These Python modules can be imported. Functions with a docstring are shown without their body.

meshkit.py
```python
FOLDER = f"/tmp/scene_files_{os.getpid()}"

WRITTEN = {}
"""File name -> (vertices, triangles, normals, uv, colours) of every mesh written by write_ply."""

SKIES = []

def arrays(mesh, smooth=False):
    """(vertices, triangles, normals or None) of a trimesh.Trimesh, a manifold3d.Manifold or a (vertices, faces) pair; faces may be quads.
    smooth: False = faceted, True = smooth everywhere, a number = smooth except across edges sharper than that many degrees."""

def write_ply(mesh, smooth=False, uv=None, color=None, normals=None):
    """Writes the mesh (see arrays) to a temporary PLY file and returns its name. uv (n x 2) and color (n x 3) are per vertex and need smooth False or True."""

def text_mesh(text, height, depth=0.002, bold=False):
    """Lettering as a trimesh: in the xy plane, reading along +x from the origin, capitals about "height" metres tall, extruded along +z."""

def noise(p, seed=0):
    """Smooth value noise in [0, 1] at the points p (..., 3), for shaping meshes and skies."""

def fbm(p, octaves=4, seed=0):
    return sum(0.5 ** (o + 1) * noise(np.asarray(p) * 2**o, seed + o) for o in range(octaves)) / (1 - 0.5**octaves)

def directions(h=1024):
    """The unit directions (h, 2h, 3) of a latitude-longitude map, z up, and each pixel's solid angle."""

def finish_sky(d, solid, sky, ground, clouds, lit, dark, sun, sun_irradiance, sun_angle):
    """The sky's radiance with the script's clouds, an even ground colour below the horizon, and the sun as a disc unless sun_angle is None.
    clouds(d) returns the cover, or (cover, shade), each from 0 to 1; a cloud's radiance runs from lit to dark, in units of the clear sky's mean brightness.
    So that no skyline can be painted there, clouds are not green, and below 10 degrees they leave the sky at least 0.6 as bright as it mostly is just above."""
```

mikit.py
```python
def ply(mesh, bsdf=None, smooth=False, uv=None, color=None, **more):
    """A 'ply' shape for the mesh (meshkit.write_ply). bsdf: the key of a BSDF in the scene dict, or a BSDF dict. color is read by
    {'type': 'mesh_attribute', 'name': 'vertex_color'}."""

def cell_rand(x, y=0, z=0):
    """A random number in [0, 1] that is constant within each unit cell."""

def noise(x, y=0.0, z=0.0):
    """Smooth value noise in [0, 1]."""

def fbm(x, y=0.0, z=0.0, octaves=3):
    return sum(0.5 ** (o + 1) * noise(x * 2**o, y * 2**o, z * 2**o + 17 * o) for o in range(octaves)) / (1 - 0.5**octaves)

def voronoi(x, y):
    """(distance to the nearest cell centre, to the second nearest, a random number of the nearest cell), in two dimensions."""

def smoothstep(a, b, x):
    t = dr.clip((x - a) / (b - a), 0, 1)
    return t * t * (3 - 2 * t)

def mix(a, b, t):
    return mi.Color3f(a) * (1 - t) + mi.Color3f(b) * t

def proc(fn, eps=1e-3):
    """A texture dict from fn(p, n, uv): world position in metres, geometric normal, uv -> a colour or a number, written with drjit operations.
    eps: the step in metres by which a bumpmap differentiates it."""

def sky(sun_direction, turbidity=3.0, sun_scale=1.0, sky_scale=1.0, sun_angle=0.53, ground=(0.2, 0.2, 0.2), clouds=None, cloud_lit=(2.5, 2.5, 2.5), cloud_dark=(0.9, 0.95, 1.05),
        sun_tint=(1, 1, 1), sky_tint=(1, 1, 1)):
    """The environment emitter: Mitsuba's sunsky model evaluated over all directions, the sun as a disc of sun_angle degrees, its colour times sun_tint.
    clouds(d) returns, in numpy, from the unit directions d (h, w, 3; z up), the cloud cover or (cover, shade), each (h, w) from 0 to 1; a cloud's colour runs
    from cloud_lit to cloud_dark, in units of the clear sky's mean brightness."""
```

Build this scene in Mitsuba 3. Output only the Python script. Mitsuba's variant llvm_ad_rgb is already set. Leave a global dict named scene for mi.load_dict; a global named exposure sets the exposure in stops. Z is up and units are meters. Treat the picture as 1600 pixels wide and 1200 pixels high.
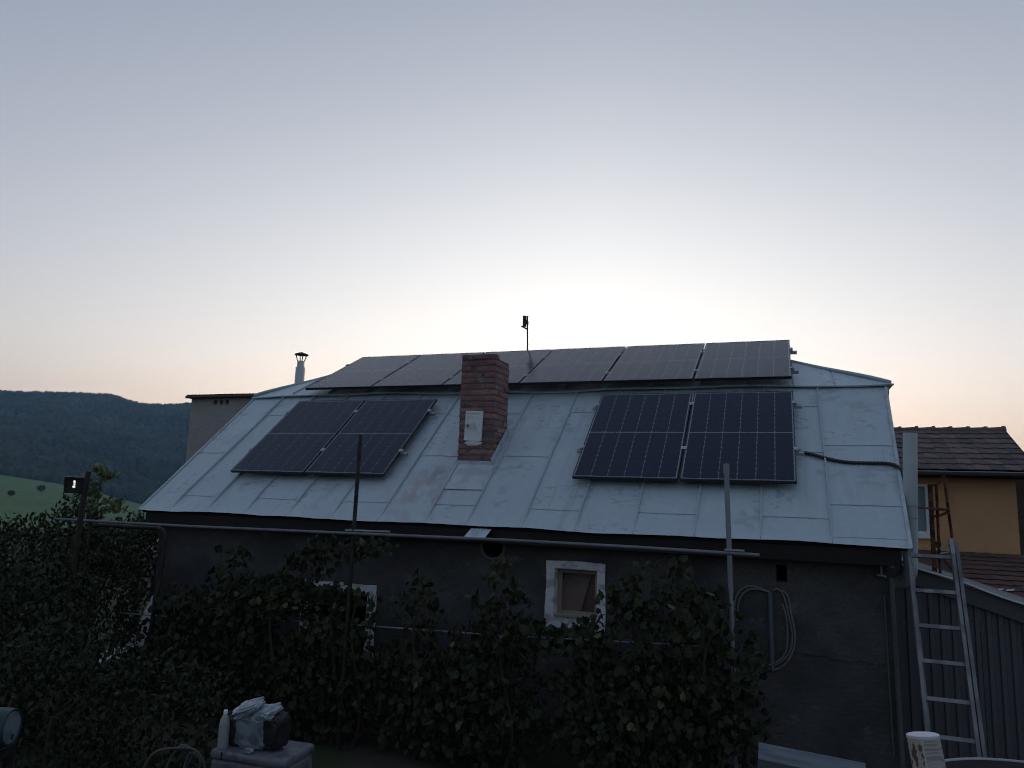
import math, random
import numpy as np, trimesh, drjit as dr, mitsuba as mi, mikit, meshkit
from shapely.geometry import Polygon, box as sbox
from mikit import noise, fbm, smoothstep, mix, cell_rand

T = mi.ScalarTransform4f
scene, labels = {}, {}
rng = np.random.default_rng(7)
random.seed(7)

# ---------------------------------------------------------------- camera
CAM = np.array([2.1849, -7.7431, 2.5078])
FWD = np.array([-0.34895564, 0.92457031, 0.15296961])
UP = np.array([0.02234294, -0.1549759, 0.98766556])
scene['camera'] = {'type': 'perspective', 'fov': 2 * math.degrees(math.atan(800 / 1137.65)), 'fov_axis': 'x', 'near_clip': 0.05, 'far_clip': 12000.0,
                   'to_world': T().look_at(origin=CAM.tolist(), target=(CAM + FWD).tolist(), up=UP.tolist()), 'medium': {'type': 'ref', 'id': 'air'}}

# ---------------------------------------------------------------- dusk sky: the sun is just down behind the ridge, a thin even veil of high haze
SUN_AZ, SUN_EL = -14.6, 2.0
def sdir(el, az):
    a, e = math.radians(az), math.radians(el)
    return [math.sin(a) * math.cos(e), math.cos(a) * math.cos(e), math.sin(e)]
def veil(d):
    az = np.degrees(np.arctan2(d[..., 0], d[..., 1]))
    da = (az - SUN_AZ + 180) % 360 - 180
    e = np.degrees(np.arcsin(np.clip(d[..., 2], -1, 1)))
    glow = 1.46 * np.exp(-(np.abs(e - 9) / 19.4) ** 1.44 - (np.sqrt(da ** 2 + 1) / 44.0) ** 1.588)
    near = np.exp(-(da / 28) ** 2)
    clear = 0.50 * np.exp(-(e / 9.0) ** 2) * (1 - 0.62 * near)
    shade = np.clip(1 - glow / 1.25, 0, 1)
    return 1 - clear, shade
SKY_LIT, SKY_DARK = np.array([1.23, 1.255, 1.27]), np.array([0.225, 0.285, 0.41])
SKY_UNIT = 0.0315          # radiance that shows as 1.0 at this exposure
exposure = math.log2(1 / SKY_UNIT)
SKY_TINT = (0.75, 0.94, 1.10)
MEAN = 0.01638             # mean of the clear sky of this sun, tinted
scene['sky'] = mikit.sky(sdir(SUN_EL, SUN_AZ), turbidity=9, sun_scale=0.0, sky_tint=SKY_TINT, clouds=veil,
                         cloud_lit=tuple(SKY_LIT * SKY_UNIT / MEAN), cloud_dark=tuple(SKY_DARK * SKY_UNIT / MEAN), ground=(0.08, 0.08, 0.07))

# ---------------------------------------------------------------- air
scene['air'] = {'type': 'homogeneous', 'albedo': {'type': 'rgb', 'value': [0.90, 0.95, 1.0]}, 'sigma_t': {'type': 'rgb', 'value': [0.00009, 0.00014, 0.00020]}}

# ---------------------------------------------------------------- helpers
used = set()
def numbered(name):
    k, i = name, 0
    while k in used:
        i += 1
        k = f'{name}_{i:03d}'
    used.add(k)
    return k
def thing(name, label, cat, group=None):
    k = numbered(name)
    labels[k] = {'label': label, 'category': cat}
    if group: labels[k]['group'] = group
    return k
def ref(m): return {'type': 'ref', 'id': m}
def obj(name, mesh, m, parent=None, smooth=False, label=None, M=None, **kw):
    k = numbered(f'{parent}__{name}' if parent else name)
    d = dict(mesh) if isinstance(mesh, dict) else mikit.ply(mesh, m, smooth=smooth, **kw)
    if isinstance(mesh, dict) and m: d['bsdf'] = ref(m)
    if M is not None: d['to_world'] = T(np.asarray(M, float).tolist()) if not isinstance(M, T) else M
    scene[k] = d
    if label: labels.setdefault(k, {})['label'] = label
    return k
def single(name, mesh, m, label, cat, group=None, **kw):
    k = obj(name, mesh, m, **kw)
    labels[k] = {'label': label, 'category': cat}
    if group: labels[k]['group'] = group
    return k
def struct(name, mesh, m, smooth=False, kind='structure', label=None):
    k = obj(name, mesh, m, smooth=smooth)
    labels[k] = {'kind': kind}
    if label: labels[k]['label'] = label
    return k
def tm(v, f): return trimesh.Trimesh(np.asarray(v, float), np.asarray(f, int), process=False)
def cat(*ms): return trimesh.util.concatenate([m for m in ms])
def bx(x0, x1, y0, y1, z0, z1):
    m = trimesh.creation.box((x1 - x0, y1 - y0, z1 - z0))
    m.apply_translation(((x0 + x1) / 2, (y0 + y1) / 2, (z0 + z1) / 2))
    return m
def rbox(x0, x1, y0, y1, z0, z1, r, seg=3):
    """box with rounded edges"""
    import manifold3d as m3
    s = [m3.Manifold.sphere(r, 4 * seg).translate((x, y, z)) for x in (x0 + r, x1 - r) for y in (y0 + r, y1 - r) for z in (z0 + r, z1 - r)]
    h = m3.Manifold.batch_hull(s).to_mesh()
    return tm(h.vert_properties[:, :3], h.tri_verts)
def tube(pts, r, n=10, cap=True):
    P = np.asarray(pts, float); K = len(P)
    R = np.full(K, r) if np.isscalar(r) else np.asarray(r, float)
    t = np.gradient(P, axis=0); t /= np.linalg.norm(t, axis=1, keepdims=True)
    a = np.cross(t[0], [0, 0, 1] if abs(t[0][2]) < .9 else [1, 0, 0]); a /= np.linalg.norm(a)
    V = []
    ang = np.arange(n) * 2 * np.pi / n
    for i in range(K):
        a = a - t[i] * (a @ t[i]); a /= np.linalg.norm(a)
        b = np.cross(t[i], a)
        V.append(P[i] + R[i] * (np.cos(ang)[:, None] * a + np.sin(ang)[:, None] * b))
    V = np.vstack(V)
    F = []
    for i in range(K - 1):
        for j in range(n):
            p, q = i * n + j, i * n + (j + 1) % n
            F += [[p, q, q + n], [p, q + n, p + n]]
    if cap:
        c0, c1 = len(V), len(V) + 1
        V = np.vstack([V, P[:1], P[-1:]])
        for j in range(n):
            F += [[c0, (j + 1) % n, j], [c1, (K - 1) * n + j, (K - 1) * n + (j + 1) % n]]
    return tm(V, F)
def spline(pts, n=40):
    from scipy.interpolate import CubicSpline
    P = np.asarray(pts, float)
    s = np.r_[0, np.cumsum(np.linalg.norm(np.diff(P, axis=0), axis=1))]
    return CubicSpline(s, P)(np.linspace(0, s[-1], n))
def bar(p, q, w, h, up=(0, 0, 1)):
    """rectangular bar from p to q, w across, h along up"""
    p, q, up = np.array(p, float), np.array(q, float), np.array(up, float)
    L = np.linalg.norm(q - p); x = (q - p) / L
    y = np.cross(up, x); y /= np.linalg.norm(y); z = np.cross(x, y)
    m = trimesh.creation.box((L, w, h))
    M = np.eye(4); M[:3, 0], M[:3, 1], M[:3, 2], M[:3, 3] = x, y, z, (p + q) / 2
    m.apply_transform(M)
    return m
def lathe(prof, n=32, c=(0, 0, 0)):
    m = trimesh.creation.revolve(np.asarray(prof, float), sections=n)
    m.apply_translation(c)
    return m
def slab(P, t, nrm):
    """closed thin slab under a (ny,nx,3) grid of top points"""
    ny, nx = P.shape[:2]
    top = P.reshape(-1, 3); bot = top - np.asarray(nrm) * t
    V = np.vstack([top, bot]); N = ny * nx; F = []
    for i in range(ny - 1):
        for j in range(nx - 1):
            a = i * nx + j; b, c, d = a + 1, a + nx + 1, a + nx
            F += [[a, b, c], [a, c, d], [N + a, N + c, N + b], [N + a, N + d, N + c]]
    rim = [i for i in range(nx)] + [i * nx + nx - 1 for i in range(1, ny)] + [(ny - 1) * nx + i for i in range(nx - 2, -1, -1)] + [i * nx for i in range(ny - 2, 0, -1)]
    for i, a in enumerate(rim):
        b = rim[(i + 1) % len(rim)]
        F += [[a, N + b, b], [a, N + a, N + b]]
    return tm(V, F)
def extr(poly, h, M=None):
    m = trimesh.creation.extrude_polygon(poly, h, engine='earcut')
    if M is not None: m.apply_transform(M)
    return m
def frame4(o, x, y, z):
    M = np.eye(4); M[:3, 0], M[:3, 1], M[:3, 2], M[:3, 3] = x, y, z, o
    return M
XZ = lambda y: frame4((0, y, 0), (1, 0, 0), (0, 0, 1), (0, -1, 0))     # polygon (x,z), extruded towards -y
YZ = lambda x: frame4((x, 0, 0), (0, 1, 0), (0, 0, 1), (1, 0, 0))      # polygon (y,z), extruded towards +x
def scatter(V, F, Ms):
    Ms = np.asarray(Ms)
    v = np.einsum('kij,nj->kni', Ms[:, :3, :3], V) + Ms[:, None, :3, 3]
    f = F[None] + (np.arange(len(Ms)) * len(V))[:, None, None]
    return tm(v.reshape(-1, 3), f.reshape(-1, 3))
def rotm(rx, ry, rz):
    return trimesh.transformations.euler_matrix(rx, ry, rz, 'sxyz')

# ---------------------------------------------------------------- materials
def mat(k, col, rough=0.6, spec=0.4, metal=0.0, two=True, bump=None, bscale=0.0, eps=2e-3, **kw):
    c = mikit.proc(col) if callable(col) else {'type': 'rgb', 'value': list(col)}
    r = mikit.proc(rough) if callable(rough) else rough
    d = {'type': 'principled', 'base_color': c, 'roughness': r, 'specular': spec, 'metallic': metal, **kw}
    if bump is not None: d = {'type': 'bumpmap', 'arbitrary': mikit.proc(bump, eps), 'scale': bscale, 'bsdf': d}
    scene[k] = {'type': 'twosided', 'bsdf': d} if two else d
C3 = mi.Color3f
def c_roof(p, n, uv):
    base = mix((.385, .46, .485), (.43, .50, .525), fbm(p.x * 1.3, p.y * 1.7, p.z * 1.1, 4))
    sm = smoothstep(.56, .72, fbm(p.x * 2.6 + 9, p.y * 3.1, p.z * 2.1, 5)) * smoothstep(.35, .7, noise(p.x * 14, p.y * 14, p.z * 14))
    base = mix(base, (.17, .19, .20), sm * .34)
    run = p.y * .771 + p.z * .637
    streak = smoothstep(.55, .8, fbm(p.x * 16, run * 1.3, 2, 4)) * smoothstep(.4, .65, fbm(p.x * 1.7 + 3, run * 1.4, 8, 3))
    base = mix(base, (.25, .275, .285), streak * .32)
    base = mix(base, (.56, .61, .63), smoothstep(.62, .8, fbm(p.x * 7 + 11, run * 2.2, 5, 4)) * .12)
    nick = smoothstep(.70, .80, noise(p.x * 19, run * 31, 3)) * smoothstep(.5, .7, noise(p.x * 3, run * 3, 9))
    base = mix(base, (.16, .16, .16), nick * .3)
    d2 = dr.square((p.x + 1.74) / .36) + dr.square((p.y + .10) / .34)
    rust = smoothstep(.32, .62, fbm(p.x * 9, p.y * 7, p.z * 5, 4)) * dr.exp(-d2 * 1.1)
    base = mix(base, (.345, .285, .265), rust * .9)
    d3 = dr.square((p.x + 1.74) / .16) + dr.square((p.y - .22) / .10)
    base = mix(base, (.17, .17, .18), smoothstep(.3, .6, fbm(p.x * 12, p.y * 12, 3, 4)) * dr.exp(-d3) * .7)
    return base * (.96 + .08 * noise(p.x * 22, p.y * 22, p.z * 22))
mat('m_roof', c_roof, lambda p, n, uv: .34 + .24 * fbm(p.x * 4, p.y * 4, p.z * 4, 3), .4)
mat('m_seam', (.36, .42, .455), .45, .4)
mat('m_sheetlight', lambda p, n, uv: mix((.45, .50, .52), (.36, .40, .42), smoothstep(.4, .7, fbm(p.x * 9, p.y * 9, p.z * 9, 4))), .5, .4)
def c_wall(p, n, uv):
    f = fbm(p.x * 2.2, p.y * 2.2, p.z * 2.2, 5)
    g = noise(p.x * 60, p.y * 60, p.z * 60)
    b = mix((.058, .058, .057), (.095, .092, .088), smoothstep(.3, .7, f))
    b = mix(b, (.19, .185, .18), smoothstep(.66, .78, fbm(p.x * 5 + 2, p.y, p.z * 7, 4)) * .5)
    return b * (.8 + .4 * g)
mat('m_wall', c_wall, .9, .2, bump=lambda p, n, uv: fbm(p.x * 45, p.y * 45, p.z * 45, 3), bscale=.012)
mat('m_darkwood', lambda p, n, uv: mix((.014, .0125, .012), (.030, .025, .022), fbm(p.x * 1.5, p.y * 22, p.z * 22, 4)), .75, .25)
mat('m_soffit', (.035, .032, .03), .85, .2)
def brickcol(a, b):
    def f(p, n, uv):
        q = fbm(p.x * 14, p.y * 14, p.z * 14, 4)
        c = mix(a, b, smoothstep(.3, .7, q))
        lime = smoothstep(.60, .74, fbm(p.x * 7 + 3, p.y * 7, p.z * 11, 4))
        soot = smoothstep(.55, .75, fbm(p.x * 5, p.y * 5 + 7, p.z * 6, 3))
        return mix(mix(c, (.42, .36, .33), lime * .4), (.09, .07, .07), soot * .4)
    return f
for i, (a, b) in enumerate([((.31, .155, .135), (.24, .13, .12)), ((.27, .15, .14), (.19, .115, .11)), ((.36, .20, .165), (.28, .165, .145)), ((.24, .145, .14), (.17, .11, .108))]):
    mat(f'm_brick{i}', brickcol(a, b), .9, .2, bump=lambda p, n, uv: fbm(p.x * 60, p.y * 60, p.z * 60, 3), bscale=.008)
mat('m_mortar', lambda p, n, uv: mix((.085, .075, .07), (.16, .145, .135), fbm(p.x * 30, p.y * 30, p.z * 30, 3)), .95, .1)
mat('m_pframe', (.022, .023, .026), .42, .4)
mat('m_backsheet', (.27, .30, .34), .2, .28)
mat('m_cell', lambda p, n, uv: mix((.003, .0095, .026), (.005, .0135, .036), fbm(p.x * .8, p.y * .8, p.z * .8, 2)), .16, .25)
mat('m_alu', lambda p, n, uv: mix((.40, .41, .42), (.52, .53, .54), fbm(p.x * 8, p.y * 8, p.z * 3, 3)), .42, .5, .7)
mat('m_ladder', lambda p, n, uv: mix((.135, .14, .145), (.23, .235, .235), smoothstep(.3, .7, fbm(p.x * 14, p.y * 14, p.z * 6, 4))), .5, .5, .5)
mat('m_galv', lambda p, n, uv: mix((.20, .22, .23), (.33, .35, .36), fbm(p.x * 18, p.y * 18, p.z * 6, 4)), .55, .5, .45)
mat('m_galvdark', lambda p, n, uv: mix((.085, .09, .095), (.15, .15, .15), fbm(p.x * 16, p.y * 16, p.z * 5, 4)), .6, .4, .3)
mat('m_black', (.014, .014, .016), .5, .4)
mat('m_steelblack', lambda p, n, uv: mix((.018, .017, .017), (.05, .036, .03), smoothstep(.5, .7, fbm(p.x * 20, p.y * 20, p.z * 8, 4))), .6, .4)
mat('m_rust', lambda p, n, uv: mix((.045, .026, .02), (.15, .06, .035), smoothstep(.35, .65, fbm(p.x * 14, p.y * 14, p.z * 14, 4))), .85, .2)
mat('m_white', lambda p, n, uv: mix((.72, .74, .74), (.52, .53, .52), smoothstep(.52, .75, fbm(p.x * 9, p.y * 9, p.z * 9, 4))), .6, .4)
mat('m_whitewash', lambda p, n, uv: mix((.66, .68, .68), (.42, .42, .41), smoothstep(.5, .72, fbm(p.x * 11, p.y * 11, p.z * 11, 4))), .9, .2, bump=lambda p, n, uv: fbm(p.x * 40, p.y * 40, p.z * 40, 3), bscale=.008)
mat('m_oldwood', lambda p, n, uv: mix((.24, .20, .15), (.38, .33, .26), fbm(p.x * 26, p.y * 26, p.z * 3, 4)), .7, .3)
mat('m_board', lambda p, n, uv: mix((.20, .14, .125), (.29, .21, .19), fbm(p.x * 6, p.y * 6, p.z * 3, 4)), .8, .2)
mat('m_board_dark', lambda p, n, uv: mix((.12, .085, .075), (.18, .13, .115), fbm(p.x * 6, p.y * 6, p.z * 3, 4)), .8, .2)
scene['m_glass'] = {'type': 'thindielectric', 'int_ior': 1.5}
mat('m_conduit', (.016, .017, .019), .45, .5)
mat('m_cable', lambda p, n, uv: mix((.13, .13, .13), (.21, .21, .20), fbm(p.x * 25, p.y * 25, p.z * 25, 3)), .55, .4)
mat('m_hose', lambda p, n, uv: mix((.05, .05, .05), (.09, .088, .085), fbm(p.x * 25, p.y * 25, p.z * 25, 3)), .6, .3)
mat('m_rail', lambda p, n, uv: mix((.12, .13, .14), (.20, .21, .215), fbm(p.x * 12, p.y * 12, p.z * 12, 4)), .6, .4, .3)
mat('m_pvc', (.105, .12, .15), .5, .4)
mat('m_ventpipe', lambda p, n, uv: mix((.44, .49, .49), (.34, .38, .385), smoothstep(.35, .7, fbm(p.x * 5, p.y * 5, p.z * 1.6, 4))), .5, .45)
mat('m_corr', lambda p, n, uv: mix((.072, .078, .088), (.11, .116, .125), fbm(p.x * 3, p.y * 3, p.z * .9, 4)), .5, .45, .25)
mat('m_fasciadark', lambda p, n, uv: mix((.055, .062, .07), (.085, .09, .095), fbm(p.x * 4, p.y * 20, p.z * 12, 4)), .6, .4)
mat('m_orange', lambda p, n, uv: mix(mix((.56, .315, .145), (.66, .39, .20), fbm(p.x * 1.8, p.y * 1.8, p.z * 1.8, 4)), (.40, .26, .16), smoothstep(.52, .72, fbm(p.x * 3.1, p.y, p.z * 1.1 + 5, 5)) * .5) * (.94 + .12 * noise(p.x * 50, p.y * 50, p.z * 50)), .9, .15, bump=lambda p, n, uv: fbm(p.x * 40, p.y * 40, p.z * 40, 3), bscale=.01)
for i, (a, b) in enumerate([((.085, .068, .066), (.135, .10, .095)), ((.115, .082, .076), (.185, .13, .117)), ((.062, .052, .053), (.10, .08, .078))]):
    mat(f'm_tile{i}', (lambda a, b: lambda p, n, uv: mix(a, b, fbm(p.x * 9, p.y * 9, p.z * 9, 4)))(a, b), .85, .25)
for i, (a, b) in enumerate([((.075, .046, .038), (.115, .066, .052)), ((.066, .043, .038), (.095, .058, .048))]):
    mat(f'm_redtile{i}', (lambda a, b: lambda p, n, uv: mix(a, b, fbm(p.x * 9, p.y * 9, p.z * 9, 4)))(a, b), .85, .25)
mat('m_gutter', (.10, .085, .08), .55, .4)
mat('m_brownwall', lambda p, n, uv: mix((.075, .055, .048), (.115, .08, .068), fbm(p.x * 5, p.y * 5, p.z * 9, 4)), .9, .2)
mat('m_plastic_window', (.70, .71, .72), .4, .5)
mat('m_curtain', (.24, .31, .32), .8, .2)
mat('m_grey', lambda p, n, uv: mix((.30, .285, .265), (.37, .36, .34), fbm(p.x * .9, p.y * .9, p.z * 1.3, 5)) * (.9 + .2 * noise(p.x * 12, p.y * 12, p.z * 12)), .9, .2)
mat('m_greytrim', (.075, .052, .045), .7, .3)
mat('m_stainless', (.46, .47, .48), .34, .5, .85)
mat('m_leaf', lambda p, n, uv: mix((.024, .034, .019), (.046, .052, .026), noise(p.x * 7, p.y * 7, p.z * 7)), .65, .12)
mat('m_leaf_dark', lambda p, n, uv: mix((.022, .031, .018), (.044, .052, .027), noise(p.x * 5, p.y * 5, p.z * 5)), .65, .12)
mat('m_leaf_pale', lambda p, n, uv: mix((.12, .155, .075), (.18, .21, .105), noise(p.x * 7, p.y * 7, p.z * 7)), .5, .4)
mat('m_leaf_yellow', (.085, .085, .035), .6, .2)
mat('m_bark', lambda p, n, uv: mix((.035, .028, .022), (.08, .062, .048), fbm(p.x * 30, p.y * 30, p.z * 7, 3)), .9, .1)
mat('m_polewood', lambda p, n, uv: mix((.03, .026, .023), (.065, .053, .043), fbm(p.x * 40, p.y * 40, p.z * 4, 3)), .85, .2)
mat('m_ground', lambda p, n, uv: mix(mix((.04, .035, .028), (.075, .066, .052), fbm(p.x * 3, p.y * 3, 0, 4)), (.035, .045, .022), smoothstep(.42, .6, fbm(p.x * .7, p.y * .7, 4, 4))), .95, .1)
mat('m_field', lambda p, n, uv: mix((.052, .098, .042), (.082, .128, .055), fbm(p.x * .012, p.y * .02, 0, 5)) * (.85 + .3 * noise(p.x * .4, p.y * .4, 0)), .95, .1)
mat('m_hill', lambda p, n, uv: mix((.020, .034, .020), (.036, .052, .026), fbm(p.x * .02, p.y * .02, p.z * .02, 4)), .95, .1)
mat('m_forest', lambda p, n, uv: mix((.020, .033, .024), (.052, .062, .042), smoothstep(.3, .7, fbm(p.x * .008, p.y * .008, p.z * .02, 5))) * (.7 + .6 * noise(p.x * .12, p.y * .12, p.z * .12)), .95, .1)
mat('m_tarp', (.80, .80, .80), .6, .3)
mat('m_machine', lambda p, n, uv: mix((.125, .135, .148), (.075, .081, .088), smoothstep(.42, .66, fbm(p.x * 12, p.y * 12, p.z * 12, 4))), .5, .4)
mat('m_bottle', (.27, .28, .27), .4, .5)
mat('m_sack', lambda p, n, uv: mix((.17, .205, .23), (.09, .115, .135), smoothstep(.4, .65, fbm(p.x * 16, p.y * 16, p.z * 16, 3))), .35, .5)
mat('m_sackwhite', lambda p, n, uv: mix((.30, .345, .375), (.17, .20, .22), smoothstep(.4, .65, fbm(p.x * 22, p.y * 22, p.z * 22, 3))), .4, .4)
mat('m_lid', (.55, .55, .55), .5, .3)
def c_label(p, n, uv):
    zz, a = uv.y, uv.x
    print_ = smoothstep(.55, .62, noise(a * 3, zz * 34, 2)) * smoothstep(.48, .5, a)
    blot = smoothstep(.52, .6, fbm(a * 14, zz * 7, 3, 3)) * (1 - smoothstep(.46, .48, a))
    c = mix((.40, .37, .33), (.20, .19, .18), print_ * .7)
    c = mix(c, (.11, .075, .05), blot)
    red = smoothstep(.5, .6, noise(a * 11, zz * 9, 7)) * (1 - smoothstep(.22, .3, zz)) * (1 - smoothstep(.46, .48, a))
    c = mix(c, (.26, .08, .06), red)
    line = smoothstep(.455, .465, a) * (1 - smoothstep(.485, .495, a))
    return mix(c, (.48, .46, .40), line)
mat('m_canlabel', c_label, .45, .4)
mat('m_canside', (.42, .50, .56), .45, .4)
mat('m_tabletop', (.025, .025, .026), .95, .05)
mat('m_tablerim', (.30, .31, .32), .5, .5, .4)
mat('m_plank', lambda p, n, uv: mix((.13, .15, .165), (.085, .10, .11), smoothstep(.4, .7, fbm(p.x * 5, p.y * 30, p.z * 30, 4))), .75, .3)
mat('m_teal', (.018, .045, .05), .5, .4)
mat('m_palelid', lambda p, n, uv: mix((.15, .18, .195), (.10, .125, .135), smoothstep(.4, .7, fbm(p.x * 14, p.y * 14, p.z * 14, 3))), .6, .4)
mat('m_lampglass', (.035, .037, .045), .12, .5)
mat('m_farwall', (.42, .40, .37), .9, .2)
mat('m_farroof', (.60, .60, .60), .6, .3)

# ---------------------------------------------------------------- terrain (ground, field, hill)
def skyline(az):
    A = [-180, -140, -100, -80, -65, -59.5, -55.94, -54.56, -52.78, -51.68, -49.97, -49.38, -48.77, -48.15, -47.54, -46.53, -45.29, -44.46, -40, -30, -10, 20, 60, 120, 180]
    E = [2.8, 3.0, 3.2, 4.1, 5.2, 5.3, 5.37, 5.45, 5.6, 5.67, 5.79, 5.72, 5.55, 5.38, 5.32, 5.36, 5.49, 5.65, 5.7, 5.0, 4.3, 3.8, 3.3, 3.0, 2.8]
    return np.interp(az, A, E)
def hillfoot(az):
    return np.interp(az, [-180, -70, -60, -55.3, -53.2, -51.8, -50.2, -48.7, -47.1, -46.4, -43, -30, 20, 180], [-1.2, .6, .52, .33, .05, -.15, -.43, -.95, -1.33, -1.45, -1.75, -1.9, -1.6, -1.2])
def near_h(x, y):
    t = np.clip((-y - 1.6) / 5.2, 0, 1)
    return .92 * t * t * (3 - 2 * t)
def el_of(r, az):
    """elevation angle, seen from the camera, of the land at distance r"""
    r0 = [40, 130, 330, 760]
    e0 = np.stack([np.full_like(az, -5.2), np.full_like(az, -3.3), hillfoot(az) - 1.7, hillfoot(az)])
    lr = np.log(np.clip(r, 40, 760))
    out = np.zeros_like(az)
    for i in range(3):
        a, b = math.log(r0[i]), math.log(r0[i + 1])
        m = (lr >= a) & (lr <= b)
        t = (lr - a) / (b - a)
        out = np.where(m, e0[i] * (1 - t) + e0[i + 1] * t, out)
    t = np.clip((r - 760) / (1900 - 760), 0, 1)
    up = np.sin(t * np.pi / 2) ** .9
    return np.where(r > 760, hillfoot(az) + (skyline(az) - hillfoot(az)) * up, out)
def height(r, az):
    a = np.radians(az)
    x, y = CAM[0] + r * np.sin(a), CAM[1] + r * np.cos(a)
    far = CAM[2] + r * np.tan(np.radians(el_of(r, az)))
    far = np.where(r > 1900, CAM[2] + 1900 * np.tan(np.radians(skyline(az))) - (r - 1900) * .12, far)
    bumps = (meshkit.fbm(np.stack([x * .006, y * .006, 0 * x], -1), 4) - .5) * np.clip((r - 760) / 400, 0, 1) * np.clip((1850 - r) / 300, 0, 1) * 26
    w = np.clip((r - 22) / 28, 0, 1); w = w * w * (3 - 2 * w)
    return near_h(x, y) * (1 - w) + far * w + bumps
def polar(rs, azs):
    Rr, Az = np.meshgrid(rs, azs, indexing='ij')
    a = np.radians(Az)
    V = np.stack([CAM[0] + Rr * np.sin(a), CAM[1] + Rr * np.cos(a), height(Rr, Az)], -1).reshape(-1, 3)
    n = len(azs); F = []
    i, j = np.meshgrid(np.arange(len(rs) - 1), np.arange(n), indexing='ij')
    p, q = i * n + j, i * n + (j + 1) % n
    F = np.concatenate([np.stack([p, q + n, q], -1).reshape(-1, 3), np.stack([p, p + n, q + n], -1).reshape(-1, 3)])
    return tm(V, F)
az_all = np.r_[np.arange(-180, -75, 3.0), np.arange(-75, -30, .35), np.arange(-30, 180, 3.0)]
struct('ground', polar(np.r_[.01, np.linspace(.6, 24, 40), np.geomspace(25, 130, 24)], np.arange(-180, 180, 3.0)), 'm_ground', True)
struct('field', polar(np.geomspace(130, 760, 40), az_all), 'm_field', True)
struct('hill', polar(np.r_[np.linspace(760, 1900, 60), 2000, 2300, 2700], az_all), 'm_hill', True)
ico = trimesh.creation.icosphere(subdivisions=1)
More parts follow.
